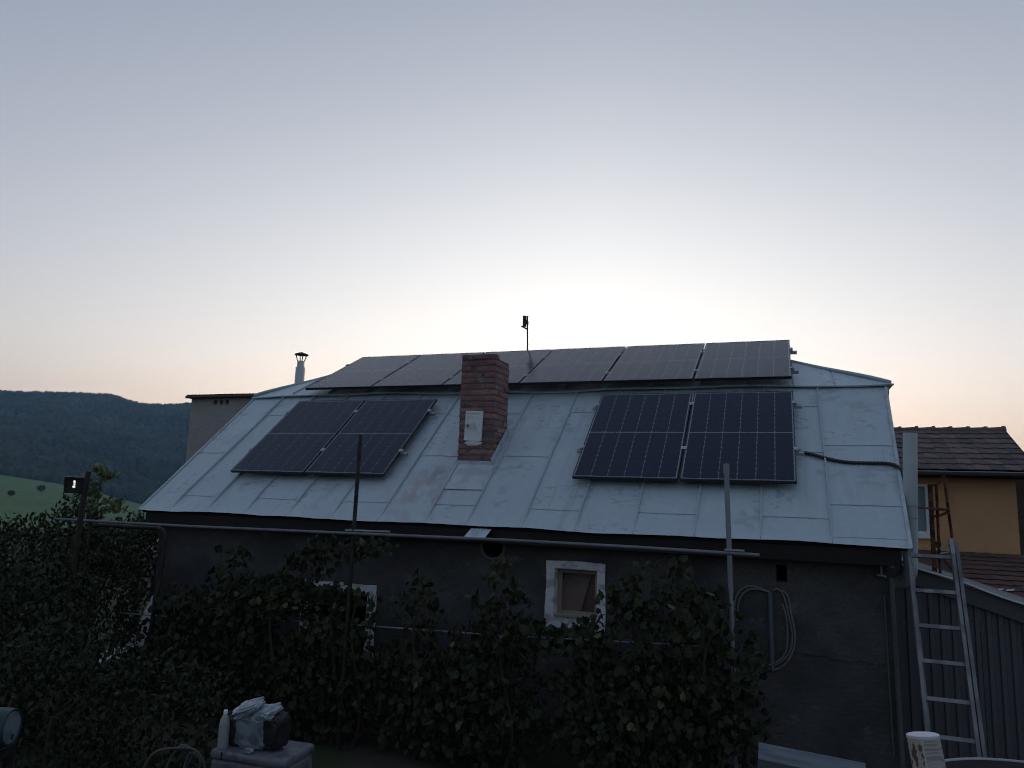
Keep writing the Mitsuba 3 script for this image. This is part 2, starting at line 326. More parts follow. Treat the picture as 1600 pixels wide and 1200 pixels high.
def forest():
    Ms = []
    n = 13500
    az = rng.uniform(-74, -38, n); r = np.sqrt(rng.uniform(765 ** 2, 1925 ** 2, n))
    az2 = rng.uniform(-74, -38, 2200); r2 = rng.uniform(1850, 1915, 2200)
    az3 = rng.uniform(-74, -38, 700); r3 = rng.uniform(750, 800, 700)
    az, r = np.r_[az, az2, az3], np.r_[r, r2, r3]
    z = height(r, az)
    s = rng.uniform(3.2, 5.8, len(az)); h = s * rng.uniform(1.0, 1.5, len(az))
    for k in range(len(az)):
        M = rotm(*rng.uniform(-.2, .2, 2), rng.uniform(0, 6.28)); M[:3, :3] = M[:3, :3] @ np.diag([s[k], s[k] * rng.uniform(.8, 1.2), h[k]])
        a = math.radians(az[k]); M[:3, 3] = CAM[0] + r[k] * math.sin(a), CAM[1] + r[k] * math.cos(a), z[k] + h[k] * .35
        Ms.append(M)
    V = ico.vertices.copy()
    V *= (1 + .28 * (meshkit.noise(V * 2.3) - .5) * 2)[:, None]
    return scatter(V, np.array(ico.faces), Ms)
struct('forest', forest(), 'm_forest', True, kind='stuff', label='dark wooded slope of the far hill under the pale evening sky')

# ---------------------------------------------------------------- foliage tools
def leaf_mesh(kind='vine'):
    if kind == 'vine':
        out = [(0, .02), (.26, -.08), (.47, .10), (.43, .30), (.55, .50), (.33, .62), (.20, .86), (0, 1.0)]
    elif kind == 'oval':
        out = [(0, 0), (.20, .18), (.27, .45), (.17, .78), (0, 1.0)]
    pts = out + [(-x, y) for x, y in out[-2:0:-1]]
    P = np.array([(x, y, -.28 * abs(x) - .25 * (y - .3) ** 2) for x, y in pts])
    c = np.array([[0, .38, .02]])
    V = np.vstack([P, c]); n = len(P)
    F = np.array([[i, (i + 1) % n, n] for i in range(n)])
    V[:, 1] -= .38
    return V, F
VL, FL = leaf_mesh('vine'); OL, OF = leaf_mesh('oval')
def leaf_Ms(P, size, tilt=1.0, out=None, droop=.75):
    Ms = []
    for p in P:
        s = rng.uniform(*size)
        M = rotm(rng.normal(droop, .5) * tilt, rng.normal(0, .45) * tilt, rng.uniform(0, 2 * math.pi) if out is None else out + rng.normal(0, .9))
        M[:3, :3] *= s; M[:3, 3] = p
        Ms.append(M)
    return np.array(Ms)
def ell_pts(n, c, r, shell=.35):
    v = rng.normal(size=(n, 3)); v /= np.linalg.norm(v, axis=1, keepdims=True)
    rad = rng.uniform(shell, 1.0, n) ** .6
    P = v * rad[:, None] * r
    P *= (.75 + .5 * meshkit.noise(v * 2.2 + np.array(c)))[:, None]
    return P + c
def shrub(name, label, cat, blobs, n, size, m, stems, leaf=(OL, OF), group=None):
    k = thing(name, label, cat, group)
    P = []
    tot = sum(b[1][0] * b[1][1] * b[1][2] for b in blobs)
    for c, r in blobs:
        q = ell_pts(max(20, int(n * r[0] * r[1] * r[2] / tot)), np.array(c), np.array(r))
        P.append(q[q[:, 2] > near_h(q[:, 0], q[:, 1]) - .02])
    P = np.vstack(P)
    kk = obj('leaves', scatter(leaf[0], leaf[1], leaf_Ms(P, size, 1.0, None, 1.1)), m, k)
    labels[kk] = {'kind': 'stuff'}
    for s in stems: obj('stem', tube(spline(s, 10), np.linspace(.035, .012, 10), 7), 'm_bark', k, smooth=40)
    return k

# ---------------------------------------------------------------- the house
TH = .6919; CT, ST = math.cos(TH), math.sin(TH)
roofz = lambda y: 2.5812 + math.tan(TH) * y
NR = np.array([0, -ST, CT])
RX = lambda y: (-5.65 - .041 * (y + .48), 3.20 + .053 * (y + .48))      # left and right rake edge
YE, YB = -.485, 1.60
house = thing('metal_roof_house', 'low grey plastered house under a silver painted sheet metal roof carrying the solar panels', 'house')
WY = -.24
w2 = (-.10, .36, 1.30, 1.79); w1 = (-3.10, -2.32, .69, 1.36)
front = sbox(-5.5, 0.0, 3.08, 2.33).difference(sbox(w2[0], w2[2], w2[1], w2[3])).difference(sbox(w1[0], w1[2], w1[1], w1[3]))
vent_hole = Polygon([(-.80 + .135 * math.cos(a), 1.955 + .12 * math.sin(a)) for a in np.linspace(0, 2 * math.pi, 25)[:-1]])
front = front.difference(vent_hole).difference(sbox(2.085, 1.80, 2.175, 1.955))
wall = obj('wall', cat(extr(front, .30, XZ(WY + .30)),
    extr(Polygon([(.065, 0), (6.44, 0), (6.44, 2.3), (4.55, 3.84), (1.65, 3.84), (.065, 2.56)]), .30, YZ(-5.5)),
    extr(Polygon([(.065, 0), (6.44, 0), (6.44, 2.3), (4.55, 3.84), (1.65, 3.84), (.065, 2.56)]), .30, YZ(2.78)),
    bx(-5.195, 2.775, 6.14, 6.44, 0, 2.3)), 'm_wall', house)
pc = [(.475, 2.02), (3.078, 2.02)]
for t in np.linspace(0, 1, 60):
    x = 3.078 + (.475 - 3.078) * t
    pc.append((x, 1.165 + .10 * (meshkit.fbm(np.array([x * 2.6, 0., 1.]), 4) - .5) + .045 * (meshkit.fbm(np.array([x * 13, 0., 5.]), 3) - .5)))
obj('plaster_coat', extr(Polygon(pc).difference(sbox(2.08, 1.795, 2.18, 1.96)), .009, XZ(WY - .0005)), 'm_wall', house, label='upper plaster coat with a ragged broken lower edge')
# roof: deck, sheets, seams
roof = f'{house}__roof'
def rp(x, y, off=0.0): return np.array([x, y, roofz(y)]) + NR * off
def deck(y0, y1, t):
    (a0, b0), (a1, b1) = RX(y0), RX(y1)
    P = np.array([[rp(a0 + .03, y0, -.012), rp(b0 - .03, y0, -.012)], [rp(a1 + .03, y1, -.012), rp(b1 - .03, y1, -.012)]])
    return slab(P, t, NR)
used.add(roof)
scene[roof] = mikit.ply(deck(YE + .02, YB + .12, .045), 'm_darkwood')
rear = np.array([[[-5.6, 6.75, 2.05], [3.15, 6.75, 2.05]], [[-5.7, 4.6, 3.92], [3.28, 4.6, 3.92]]])
obj('rear_slope', slab(rear[:, ::-1], .05, (0, .66, .75)), 'm_roof', roof)
seamX = [-5.148, -4.58, -3.98, -3.355, -2.745, -2.12, -1.53, -1.03, -.40, .17, .765, 1.355, 1.955, 2.57]
edges = [None] + seamX + [None]
eave_w = lambda x: -.008 * math.sin(x * 2.1 + .6) - .005 * math.sin(x * 4.7)
for i in range(len(edges) - 1):
    xa = lambda y: edges[i] if edges[i] is not None else RX(y)[0]
    xb = lambda y: edges[i + 1] if edges[i + 1] is not None else RX(y)[1]
    js = [-.22, 1.24] if i % 2 == 1 else [.50]
    if i == len(edges) - 2: js = [-.40, -.045, .70]
    if i == 13: js = [-.2, .62, 1.3]
    cuts = [YE] + [j + .01 * random.uniform(-1, 1) for j in js] + [YB + .1]
    for k in range(len(cuts) - 1):
        y0, y1 = cuts[k], cuts[k + 1]
        lap = .012 if k else 0.0
        ny, nx = max(4, int((y1 - y0) / .06)), 9
        G = np.zeros((ny, nx, 3))
        sk = random.uniform(-.012, .012)
        for a, y in enumerate(np.linspace(y0 - lap if k else y0, y1 + .02 if k < len(cuts) - 2 else y1, ny)):
            for b, s in enumerate(np.linspace(0, 1, nx)):
                x = xa(y) + .002 + (xb(y) - xa(y) - .004) * s
                yy = y + (eave_w(x) if (k == 0 and a == 0) else 0) + (sk * (s - .5) if k and a == 0 else 0)
                dent = ((meshkit.fbm(np.array([x * 3.1, yy * 2.3, 4.0]), 3) - .5) * .020 + (meshkit.fbm(np.array([x * 9, yy * 7, 7.0]), 2) - .5) * .006) * math.sin(math.pi * s)
                lift = (.0028 * math.exp(-((yy - y0 + lap) / .07)) if k else (.010 * math.exp(-((yy - y0) / .05)) * (.5 + meshkit.noise(np.array([x * 3, 0, 1.])))))
                G[a, b] = rp(x, yy, -.004 * (a / (ny - 1)) + dent + lift + .002)
        obj('sheet', slab(G, .0016, NR), 'm_roof', roof, smooth=35)
for x in seamX:
    P = []
    ys = np.linspace(YE + .05, YB + .04, 34)
    if x in (-1.53, -1.03): pass
    prof = [(-.009, -.002), (-.006, .5), (-.005, 1.0), (.006, .94), (.007, .5), (.009, -.002)]
    V, F = [], []
    for a, y in enumerate(ys):
        h = .031 * min(1, .16 + max(0, (y - YE - .08)) / .22) * (1 + .12 * math.sin(7 * y + x * 9))
        wx = x + .004 * math.sin(3.1 * y + x * 5)
        for (px, pz) in prof: V.append(rp(wx + px * (1 if pz < .6 else 1.3), y, .001 + pz * h))
    n = len(prof)
    for a in range(len(ys) - 1):
        for b in range(n - 1):
            p = a * n + b
            F += [[p, p + 1, p + n + 1], [p, p + n + 1, p + n]]
    F += [[0, b + 1, b] for b in range(1, n - 1)] + [[len(V) - n, len(V) - n + b, len(V) - n + b + 1] for b in range(1, n - 1)]
    obj('seam', tm(V, F), 'm_seam', roof, smooth=40)
for s in (0, 1):
    P0, P1 = rp(RX(YE)[s], YE, 0), rp(RX(YB)[s], YB, 0)
    obj('verge_trim', cat(bar(P0 + NR * -.016, P1 + NR * -.016, .012, .05, NR), bar(P0 + NR * .012 + [(-.012, .012)[1 - s], 0, 0], P1 + NR * .012 + [(-.012, .012)[1 - s], 0, 0], .028, .007, NR)), 'm_sheetlight', roof)
# eave drip edge, fascia, soffit, rafter ends
obj('fascia', cat(bx(-5.55, 3.12, -.445, -.42, 2.02, 2.155), bx(-5.55, 3.12, -.418, -.242, 2.10, 2.135)), 'm_darkwood', house)
obj('drip_sheet', slab(np.array([[[-.99, -.60, 2.078], [-.755, -.605, 2.074]], [[-.97, -.47, 2.163], [-.735, -.47, 2.163]]]), .003, (0, -.6, .8)), 'm_sheetlight', roof, label='pale metal drip sheet sticking out under the eave')
# upper hipped roof
PH = .46695; CP, SP = math.cos(PH), math.sin(PH); NU = np.array([0, -SP, CP])
YL, ZL = 1.57, 3.948; YR = 3.10
uz_ = lambda y: ZL + math.tan(PH) * (y - YL)
ZR = uz_(YR)
XL, XR_, XLr, XRr = -5.76, 3.385, -4.42, 1.60
up = f'{house}__upper_roof'; used.add(up)
hipx = lambda y, s: XL + (XLr - XL) * (y - YL) / (YR - YL) if s == 0 else XR_ + (XRr - XR_) * (y - YL) / (YR - YL)
scene[up] = mikit.ply(bx(XL + .16, XR_ - .12, 1.70, 4.60, 3.845, 3.935), 'm_soffit')
lipw = lambda x: .010 * math.sin(x * 3.7 + 1) + .012 * math.sin(x * 1.3)
def up_pt(x, y, o=0):
    z = uz_(y)
    d = max(0, (y - YL) / (YR - YL))
    return np.array([x, y, z + lipw(x) * (1 - d)]) + NU * o
cutx = [-99, -5.0, -4.35, -3.7, -3.05, -2.4, -1.8, -1.2, -.6, 0, .6, 1.2, 1.8, 2.3, 2.76, 99]
for i in range(len(cutx) - 1):
    ny, nx = 9, 6
    G = np.zeros((ny, nx, 3)); ok = True
    # widest reach of this strip up the slope
    x0, x1 = cutx[i], cutx[i + 1]
    ymax = YR
    if x1 <= XLr: ymax = YL + (YR - YL) * (x1 - XL) / (XLr - XL)
    if x0 >= XRr: ymax = YL + (YR - YL) * (x0 - XR_) / (XRr - XR_)
    for a, y in enumerate(np.linspace(YL, ymax, ny)):
        lo, hi = max(x0 + .002, hipx(y, 0)), min(x1 - .002, hipx(y, 1))
        if hi < lo: hi = lo = max(min(hi, x1), x0)
        for b, s in enumerate(np.linspace(0, 1, nx)):
            x = lo + (hi - lo) * s
            G[a, b] = up_pt(x, y, (meshkit.fbm(np.array([x * 2.5, y * 2.5, 9.]), 3) - .5) * .014)
    obj('sheet', slab(G, .018, NU), 'm_roof', up, smooth=35)
for x in cutx[1:-1]:
    ymax = YR
    if x <= XLr: ymax = YL + (YR - YL) * (x - XL) / (XLr - XL)
    if x >= XRr: ymax = YL + (YR - YL) * (x - XR_) / (XRr - XR_)
    if ymax - YL > .25: obj('seam', bar(up_pt(x, YL + .05, .008), up_pt(x, ymax - .04, .008), .010, .022, NU), 'm_seam', up)
R0, R1 = np.array([XLr, YR, ZR]), np.array([XRr, YR, ZR])
A, B, C_, D_ = np.array([XL, YL, ZL]), np.array([XR_, YL, ZL]), np.array([XR_, 2 * YR - YL, ZL]), np.array([XL, 2 * YR - YL, ZL])
def tri_sheet(pts):
    pts = np.array(pts); n = np.cross(pts[1] - pts[0], pts[2] - pts[0]); n /= np.linalg.norm(n)
    k = len(pts); V = np.vstack([pts, pts - n * .018])
    F = [[0, i, i + 1] for i in range(1, k - 1)] + [[k, k + i + 1, k + i] for i in range(1, k - 1)]
    for i in range(k):
        j = (i + 1) % k; F += [[i, k + i, k + j], [i, k + j, j]]
    return tm(V, F)
obj('hip_sheet', tri_sheet([B + [0, .02, 0], C_, R1]), 'm_roof', up)
obj('hip_sheet', tri_sheet([D_, A + [0, .02, 0], R0]), 'm_roof', up)
obj('rear_sheet', tri_sheet([C_, D_, R0, R1]), 'm_roof', up)
obj('ridge_cap', tube([R0 + [0, 0, .006], R1 + [0, 0, .006]], .03, 8), 'm_seam', up, smooth=40)
for s, (p, q) in enumerate(((A, R0), (B, R1))):
    c = spline([p + (q - p) * t + [0, 0, .004 + .012 * math.sin(9 * t) * (1 - t)] for t in (0.02, .2, .4, .6, .8, 1)], 18)
    obj('hip_cap', tube(c, .022, 8), 'm_seam', up, smooth=40)
obj('riser', bx(-5.62, 3.24, 1.645, 1.668, roofz(1.645) - .03, 3.93), 'm_soffit', up)
for s, x in ((0, XL + .03), (1, XR_ - .05)):
    pr_ = Polygon([(1.63, 3.94), (1.9, 3.94), (1.74, 3.86), (1.66, 3.80), (1.60, 3.86)])
    obj('corner_bracket', extr(pr_, .02, YZ(x - (.02 if s else .0) + (.0 if s else .12))), 'm_sheetlight', up)

# chimney
chim = f'{house}__chimney'; used.add(chim)
CX0, CX1, CY0, CY1 = -1.553, -1.088, .355, .83
CZ0, CZT = 2.77, 4.23
scene[chim] = mikit.ply(cat(bx(CX0 + .009, CX1 - .009, CY0 + .009, CY1 - .009, CZ0, CZT - .05), bx(CX0 + .07, CX1 - .09, CY0 + .05, CY0 + .18, CZT - .06, CZT + .004)), 'm_mortar')
def brick_mesh(l, w, h, seed):
    m = trimesh.creation.box((l, w, h)); m = m.subdivide().subdivide()  # worn arrises
    V = m.vertices; half = np.array([l, w, h]) / 2
    d = np.abs(V) / half
    k = (d > .98).sum(1)
    V = V * (1 - .0 * d)
    r = meshkit.noise(V * 28 + seed * 3.3, seed)[:, None]
    V = V - np.sign(V) * (d > .98) * np.where(k[:, None] >= 2, .0045 * r * 2.0, .0016 * r)
    return mikit.ply(tm(V, m.faces), 'm_brick0', smooth=45)
variants = {(l): [brick_mesh(l, w, .066, s) for s in range(4)] for l, w in ((.322, .135), (.332, .135))}
nC = int(round((CZT - CZ0) / .0745))
hstep = (CZT - CZ0) / nC
door_x, door_z = (-1.458, -1.228), (3.155, 3.53)
dxc, dyc = (CX0 + CX1) / 2, (CY0 + CY1) / 2
for c in range(nC):
    z = CZ0 + (c + .5) * hstep
    pin = [((CX0 + .161, CY0 + .0675), 0), ((CX1 - .0675, CY0 + .166), 1), ((CX1 - .161, CY1 - .0675), 0), ((CX0 + .0675, CY1 - .166), 1)]
    if c % 2: pin = [((CX1 - .161, CY0 + .0675), 0), ((CX1 - .0675, CY1 - .166), 1), ((CX0 + .161, CY1 - .0675), 0), ((CX0 + .0675, CY0 + .166), 1)]
    for (x, y), rot in pin:
        if z + .05 < roofz(y - .12): continue
        if c == nC - 1 and y > dyc + .05: continue
        M = rotm(random.gauss(0, .012), random.gauss(0, .012), (math.pi / 2 if rot else 0) + random.gauss(0, .013))
        M[:3, 3] = x + random.gauss(0, .004), y + random.gauss(0, .004), z + random.gauss(0, .002)
        obj('brick', random.choice(variants[.332 if rot else .322]), f'm_brick{random.choice([0, 0, 1, 1, 2, 3])}', chim, M=M)
dM = trimesh.transformations.translation_matrix(((door_x[0] + door_x[1]) / 2, CY0 - .006, (door_z[0] + door_z[1]) / 2)) @ rotm(0, .035, 0)
dw, dh = .225, .36
plate = cat(extr(sbox(-dw / 2, -dh / 2, dw / 2, dh / 2).difference(sbox(-dw / 2 + .026, -dh / 2 + .028, dw / 2 - .026, dh / 2 - .028)), .022, frame4((0, 0, 0), (1, 0, 0), (0, 0, 1), (0, -1, 0))),
            bx(-dw / 2 + .026, dw / 2 - .026, -.012, 0, -dh / 2 + .028, dh / 2 - .028), bx(-.06, .06, -.017, -.012, -.12, .12))
plate.apply_transform(dM)
obj('cleanout_door', plate, 'm_white', chim, label='white metal cleanout door set crookedly in the bricks')
kn = trimesh.creation.icosphere(subdivisions=1, radius=.012); kn.apply_scale((1, .6, 1)); kn.apply_translation((-.075, -.02, .0)); kn.apply_transform(dM)
obj('latch', kn, 'm_black', chim)
lump = trimesh.creation.icosphere(subdivisions=3); lv = lump.vertices * [.105, .022, .04]
lv *= (1 + .5 * (meshkit.noise(lump.vertices * 3.1) - .5))[:, None]
lump = tm(lv + [-1.34, CY0 - .004, 3.135], lump.faces)
obj('mortar_patch', lump, 'm_whitewash', chim, smooth=True)
fl = cat(bx(CX0 - .008, CX1 + .008, CY0 - .022, CY0 - .008, roofz(CY0) - .06, roofz(CY0) + .045),
         slab(np.array([[rp(CX0 - .0, -.02, .014), rp(CX1 + .07, -.02, .014)], [rp(CX0 - .01, CY0 - .01, .014), rp(CX1 + .03, CY0 - .01, .014)]]), .004, NR))
obj('flashing', fl, 'm_sheetlight', chim)
P = np.array([[rp(CX1 + .006, CY0 - .02, -.02), rp(CX1 + .075, CY0 - .02, .013)], [rp(CX1 + .004, CY1 + .05, -.02), rp(CX1 + .06, CY1 + .05, .013)]])
side = cat(bar(rp(CX1 + .012, CY0 - .02, .05), rp(CX1 + .012, CY1 + .03, .05), .006, .10, NR), bar(rp(CX1 + .05, CY0 - .05, .012), rp(CX1 + .04, CY1 + .06, .012), .07, .004, NR))
obj('flashing', side, 'm_sheetlight', chim)

# windows of the front wall
def window(o, outer, m_frame, back, mull=None):
    k = f'{house}__window'; k = numbered(k)
    x0, x1, z0, z1 = o
    def wob(x, z): return (x + .006 * math.sin(9 * z + x * 4), z + .005 * math.sin(11 * x))
    ob = []
    ox0, ox1, oz0, oz1 = outer
    for (a, b) in (((ox0, oz0), (ox1, oz0)), ((ox1, oz0), (ox1, oz1)), ((ox1, oz1), (ox0, oz1)), ((ox0, oz1), (ox0, oz0))):
        for t in np.linspace(0, 1, 7)[:-1]: ob.append(wob(a[0] + (b[0] - a[0]) * t, a[1] + (b[1] - a[1]) * t))
    scene[k] = mikit.ply(extr(Polygon(ob).difference(sbox(x0, z0, x1, z1)), .014, XZ(WY - .0005)), 'm_whitewash')
    # reveal lining
    obj('reveal', cat(bx(x0, x0 + .006, WY, WY + .15, z0, z1), bx(x1 - .006, x1, WY, WY + .15, z0, z1), bx(x0 + .006, x1 - .006, WY, WY + .15, z1 - .006, z1), bx(x0 + .006, x1 - .006, WY, WY + .15, z0, z0 + .006)), 'm_whitewash', k)
    f = .045
    a0, a1, b0, b1 = x0 + .007, x1 - .007, z0 + .007, z1 - .007
    holes = sbox(a0 + f, b0 + f, a1 - f, b1 - f)
    fr = sbox(a0, b0, a1, b1).difference(holes)
    if mull:
        for mx in mull: fr = fr.union(sbox(mx - .025, b0, mx + .025, b1))
    obj('frame', extr(fr, .05, XZ(WY + .15)), m_frame, k)
    obj('pane', bx(a0 + f - .005, a1 - f + .005, WY + .124, WY + .126, b0 + f - .005, b1 - f + .005), 'm_glass', k) if False else obj('pane', tm([[a0 + f, WY + .125, b0 + f], [a1 - f, WY + .125, b0 + f], [a1 - f, WY + .125, b1 - f], [a0 + f, WY + .125, b1 - f]], [[0, 1, 2], [0, 2, 3]]), 'm_glass', k)
    return k
kw = window(w2, (-.19, .445, 1.195, 1.865), 'm_oldwood', None)
obj('sill', bx(w2[0] + .01, w2[1] - .01, WY - .03, WY + .10, w2[2] + .007, w2[2] + .03), 'm_oldwood', kw)
b1_ = trimesh.creation.box((.27, .012, .46)); b1_.apply_transform(trimesh.transformations.translation_matrix((.055, WY + .20, 1.55)) @ rotm(-.12, .26, .1))
b2_ = trimesh.creation.box((.20, .012, .46)); b2_.apply_transform(trimesh.transformations.translation_matrix((.262, WY + .245, 1.53)) @ rotm(-.12, .30, -.05))
kb = thing('leaning_board', 'pale brown board leaning behind the pane of the small square window', 'board'); scene[kb] = mikit.ply(b1_, 'm_board')
kb = thing('leaning_board', 'darker brown board leaning to the right behind the small square window pane', 'board'); scene[kb] = mikit.ply(b2_, 'm_board_dark')
kw = window(w1, (-3.215, -2.205, .585, 1.455), 'm_oldwood', None, mull=[-2.83])
# thimble hole and ring, bracket, hole
ring = trimesh.creation.torus(.135, .022, major_sections=36, minor_sections=10); ring.apply_transform(rotm(math.pi / 2, 0, 0)); ring.apply_scale((1, 1, .9)); ring.apply_translation((-.80, WY - .006, 1.955))
obj('flue_ring', ring, 'm_galvdark', house, smooth=40)
ins = cat(tube([(2.975, WY - .05, 2.06), (2.972, WY - .05, 1.945)], .011, 10), tube([(2.935, WY - .06, 1.925), (2.975, WY - .055, 1.918), (3.01, WY - .03, 1.912)], .012, 10), tube([(2.975, WY - .05, 1.95), (2.974, WY - .05, 1.916)], .007, 8))
obj('insulator_bracket', ins, 'm_galv', house, smooth=40)
hk = lathe([(0, .05), (.03, .045), (.04, .02), (.028, 0), (0, 0)], 16, (3.035, WY - .05, 1.975))
obj('junction_box', hk, 'm_galvdark', house, smooth=40)
obj('corner_pipe', cat(tube(spline([(3.05, WY - .045, 1.90), (3.06, WY - .045, 1.2), (3.075, WY - .045, .05)], 8), .022, 10), tube(spline([(2.99, WY - .03, 1.75), (3.0, WY - .03, 1.0), (3.01, WY - .03, .4)], 8), .009, 8)), 'm_galvdark', house, smooth=40)
# steel flue by the left gable
fk = thing('steel_flue', 'thin stainless steel flue pipe with a small cone cap left of the roof', 'flue')
fx, fy = -6.40, 3.6
obj('pipe', cat(tube([(fx, fy, 2.2), (fx + .0, fy, 4.80)], .088, 20), tube([(fx, fy, 4.79), (fx, fy, 4.92)], .068, 20)), 'm_stainless', fk, smooth=40)
obj('cap', lathe([(0, 5.10), (.125, 5.055), (.13, 5.04), (0, 5.045)], 24, (fx, fy, 0)), 'm_black', fk, smooth=30)
obj('cap_strut', cat(*[tube([(fx + .06 * math.cos(a), fy + .06 * math.sin(a), 4.91), (fx + .105 * math.cos(a), fy + .105 * math.sin(a), 5.05)], .009, 6) for a in (.4, 1.97, 3.54, 5.11)]), 'm_black', fk)
obj('wall_bracket', cat(bar((fx, fy, 2.6), (-5.48, fy, 2.6), .03, .03), bar((fx, fy, 3.5), (-5.48, fy, 3.5), .03, .03), bx(fx - .12, fx + .12, fy - .12, fy + .12, 2.16, 2.2)), 'm_galvdark', fk)
# antenna
ak = thing('antenna', 'thin mast with a small flat panel antenna standing above the roof ridge', 'antenna')
obj('mast', tube([(-1.665, 3.13, 4.5), (-1.672, 3.13, 4.9), (-1.69, 3.13, 5.42)], .011, 8), 'm_black', ak)
pm = rbox(-.062, .0, -.010, .010, -.09, .095, .009); pm.apply_transform(trimesh.transformations.translation_matrix((-1.70, 3.115, 5.325)) @ rotm(0, 0, .75))
obj('panel', pm, 'm_steelblack', ak, smooth=40)
obj('bracket', cat(bar((-1.765, 3.06, 5.24), (-1.69, 3.13, 5.205), .018, .018), bar((-1.745, 3.08, 5.40), (-1.69, 3.13, 5.33), .016, .016), bx(-1.70, -1.672, 3.115, 3.145, 5.28, 5.33)), 'm_black', ak)

# ---------------------------------------------------------------- solar panels
W_, H_ = 1.134, 1.722
lip, fh = .0115, .035
outer = sbox(0, 0, W_, H_); inner = sbox(lip, lip, W_ - lip, H_ - lip)
frame_d = mikit.ply(cat(extr(outer.difference(inner), fh, trimesh.transformations.translation_matrix((0, 0, -fh))), extr(sbox(.0005, .0005, W_ - .0005, H_ - .0005).difference(sbox(.028, .028, W_ - .028, H_ - .028)), .002, trimesh.transformations.translation_matrix((0, 0, -fh + .0004)))), 'm_pframe')
back_d = mikit.ply(bx(lip - .001, W_ - lip + .001, lip - .001, H_ - lip + .001, -.008, -.0035), 'm_backsheet')
mx_, cg, rg, mid = .0215, .0034, .0020, .013
cw = (W_ - 2 * mx_ - 5 * cg) / 6; ch = (H_ - 2 * .0235 - mid - 16 * rg) / 18
def chamf(w, h, c): return Polygon([(c, 0), (w - c, 0), (w, c), (w, h - c), (w - c, h), (c, h), (0, h - c), (0, c)])
cell_d = mikit.ply(extr(chamf(cw, ch, .0075), .0014, trimesh.transformations.translation_matrix((0, 0, -.0040))), 'm_cell')
colh = 9 * ch + 8 * rg
col_d = mikit.ply(cat(*[extr(chamf(cw, ch, .0075), .0014, trimesh.transformations.translation_matrix((0, r * (ch + rg), -.0040))) for r in range(9)]), 'm_cell')
jbox_d = mikit.ply(cat(*[bx(W_ * f - .05, W_ * f + .05, H_ / 2 - .03, H_ / 2 + .03, -.026, -.009) for f in (.15, .5, .85)]), 'm_black')
def cellpos(c, r): return mx_ + c * (cw + cg), .0235 + r * (ch + rg) + (mid - rg if r > 8 else 0)
def panel(M, label, fine, group):
    k = thing('solar_panel', label, 'solar panel', group)
    obj('frame', frame_d, None, k, M=M); obj('backsheet', back_d, None, k, M=M); obj('junction_box', jbox_d, None, k, M=M)
    if fine:
        for c in range(6):
            for r in range(18):
                x, y = cellpos(c, r); obj('cell', cell_d, None, k, M=M @ trimesh.transformations.translation_matrix((x, y, 0)))
    else:
        for c in range(6):
            for h in range(2):
                x, y = cellpos(c, h * 9); obj('cell_column', col_d, None, k, M=M @ trimesh.transformations.translation_matrix((x, y, 0)))
    return k
def plane(o, th): return frame4(o, (1, 0, 0), (0, math.cos(th), math.sin(th)), (0, -math.sin(th), math.cos(th)))
GAP = .022
OFF = .13
base = np.array([0, 0, 2.75])
LU, LV = -4.6252, -.0394
g1 = 'solar panels on the lower roof slope'; g2 = 'solar panels in the row along the ridge'
low = [(0, 0, 'dark solar panel right of the chimney, left one of the right lower pair'), (W_ + GAP, 0, 'dark solar panel behind the grey post, right one of the right lower pair'),
       (LU, LV, 'dark solar panel left of the chimney, left one of the left lower pair'), (LU + W_ + GAP, LV, 'dark solar panel behind the black post, right one of the left lower pair')]
for u, v, lb in low:
    panel(plane(base + np.array([u, v * CT, v * ST]), TH) @ rotm(0, 0, random.gauss(0, .0012)), lb, True, g1)
UO = np.array([-4.6326, 1.4166, 1.2881 + 2.75])
names = ['greyish solar panel at the far left end of the ridge row', 'greyish solar panel second from the left in the ridge row', 'greyish solar panel of the ridge row mostly hidden behind the brick chimney',
         'greyish solar panel just right of the chimney below the antenna in the ridge row', 'greyish solar panel second from the right in the ridge row', 'greyish solar panel at the right end of the ridge row']
for i in range(6):
    panel(plane(UO + np.array([i * (W_ + GAP), 0, 0]), PH) @ rotm(0, 0, random.gauss(0, .0012)), names[i], False, g2)
# rails with feet and clamps
def rail(M, u0, u1, v, foot, ends, mids, label):
    k = thing('mounting_rail', label, 'mounting rail', 'rails under the solar panels')
    prof = sbox(-.02, -fh - .040, .02, -fh - .0005).difference(sbox(-.006, -fh - .014, .006, -fh + .01)).difference(sbox(-.014, -fh - .036, .014, -fh - .018))
    m = extr(prof, u1 - u0, frame4((u0, v, 0), (0, 1, 0), (0, 0, 1), (1, 0, 0)))
    m.apply_transform(M); obj('rail_profile', m, 'm_alu', k)
    for u in np.arange(u0 + .25, u1, 1.1):
        f = cat(bx(u - .02, u + .02, v - .03, v + .03, -foot + .004, -foot + .010), bx(u - .004, u + .004, v - .028, v - .0205, -foot + .010, -fh - .01), bx(u - .018, u + .018, v - .028, v - .0205, -foot + .010, -fh - .01)); f.apply_transform(M); obj('foot', f, 'm_alu', k)
    for u, s in ends:
        c = cat(bx(min(u, u + s * .045), max(u, u + s * .045), v - .025, v + .025, -fh - .0, .006) if False else bx(min(u + s * .002, u + s * .034), max(u + s * .002, u + s * .034), v - .025, v + .025, -fh, .003), bx(min(u - s * .012, u + s * .034), max(u - s * .012, u + s * .034), v - .025, v + .025, .0032, .0075), tube([(u + s * .018, v, .0075), (u + s * .018, v, .018)], .007, 6)); c.apply_transform(M); obj('end_clamp', c, 'm_alu', k)
    for u in mids:
        c = cat(bx(u - .028, u + .028, v - .028, v + .028, .0012, .0055), bx(u - .008, u + .008, v - .028, v + .028, -fh, .001), tube([(u, v, .0055), (u, v, .015)], .007, 6)); c.apply_transform(M); obj('mid_clamp', c, 'm_alu', k)
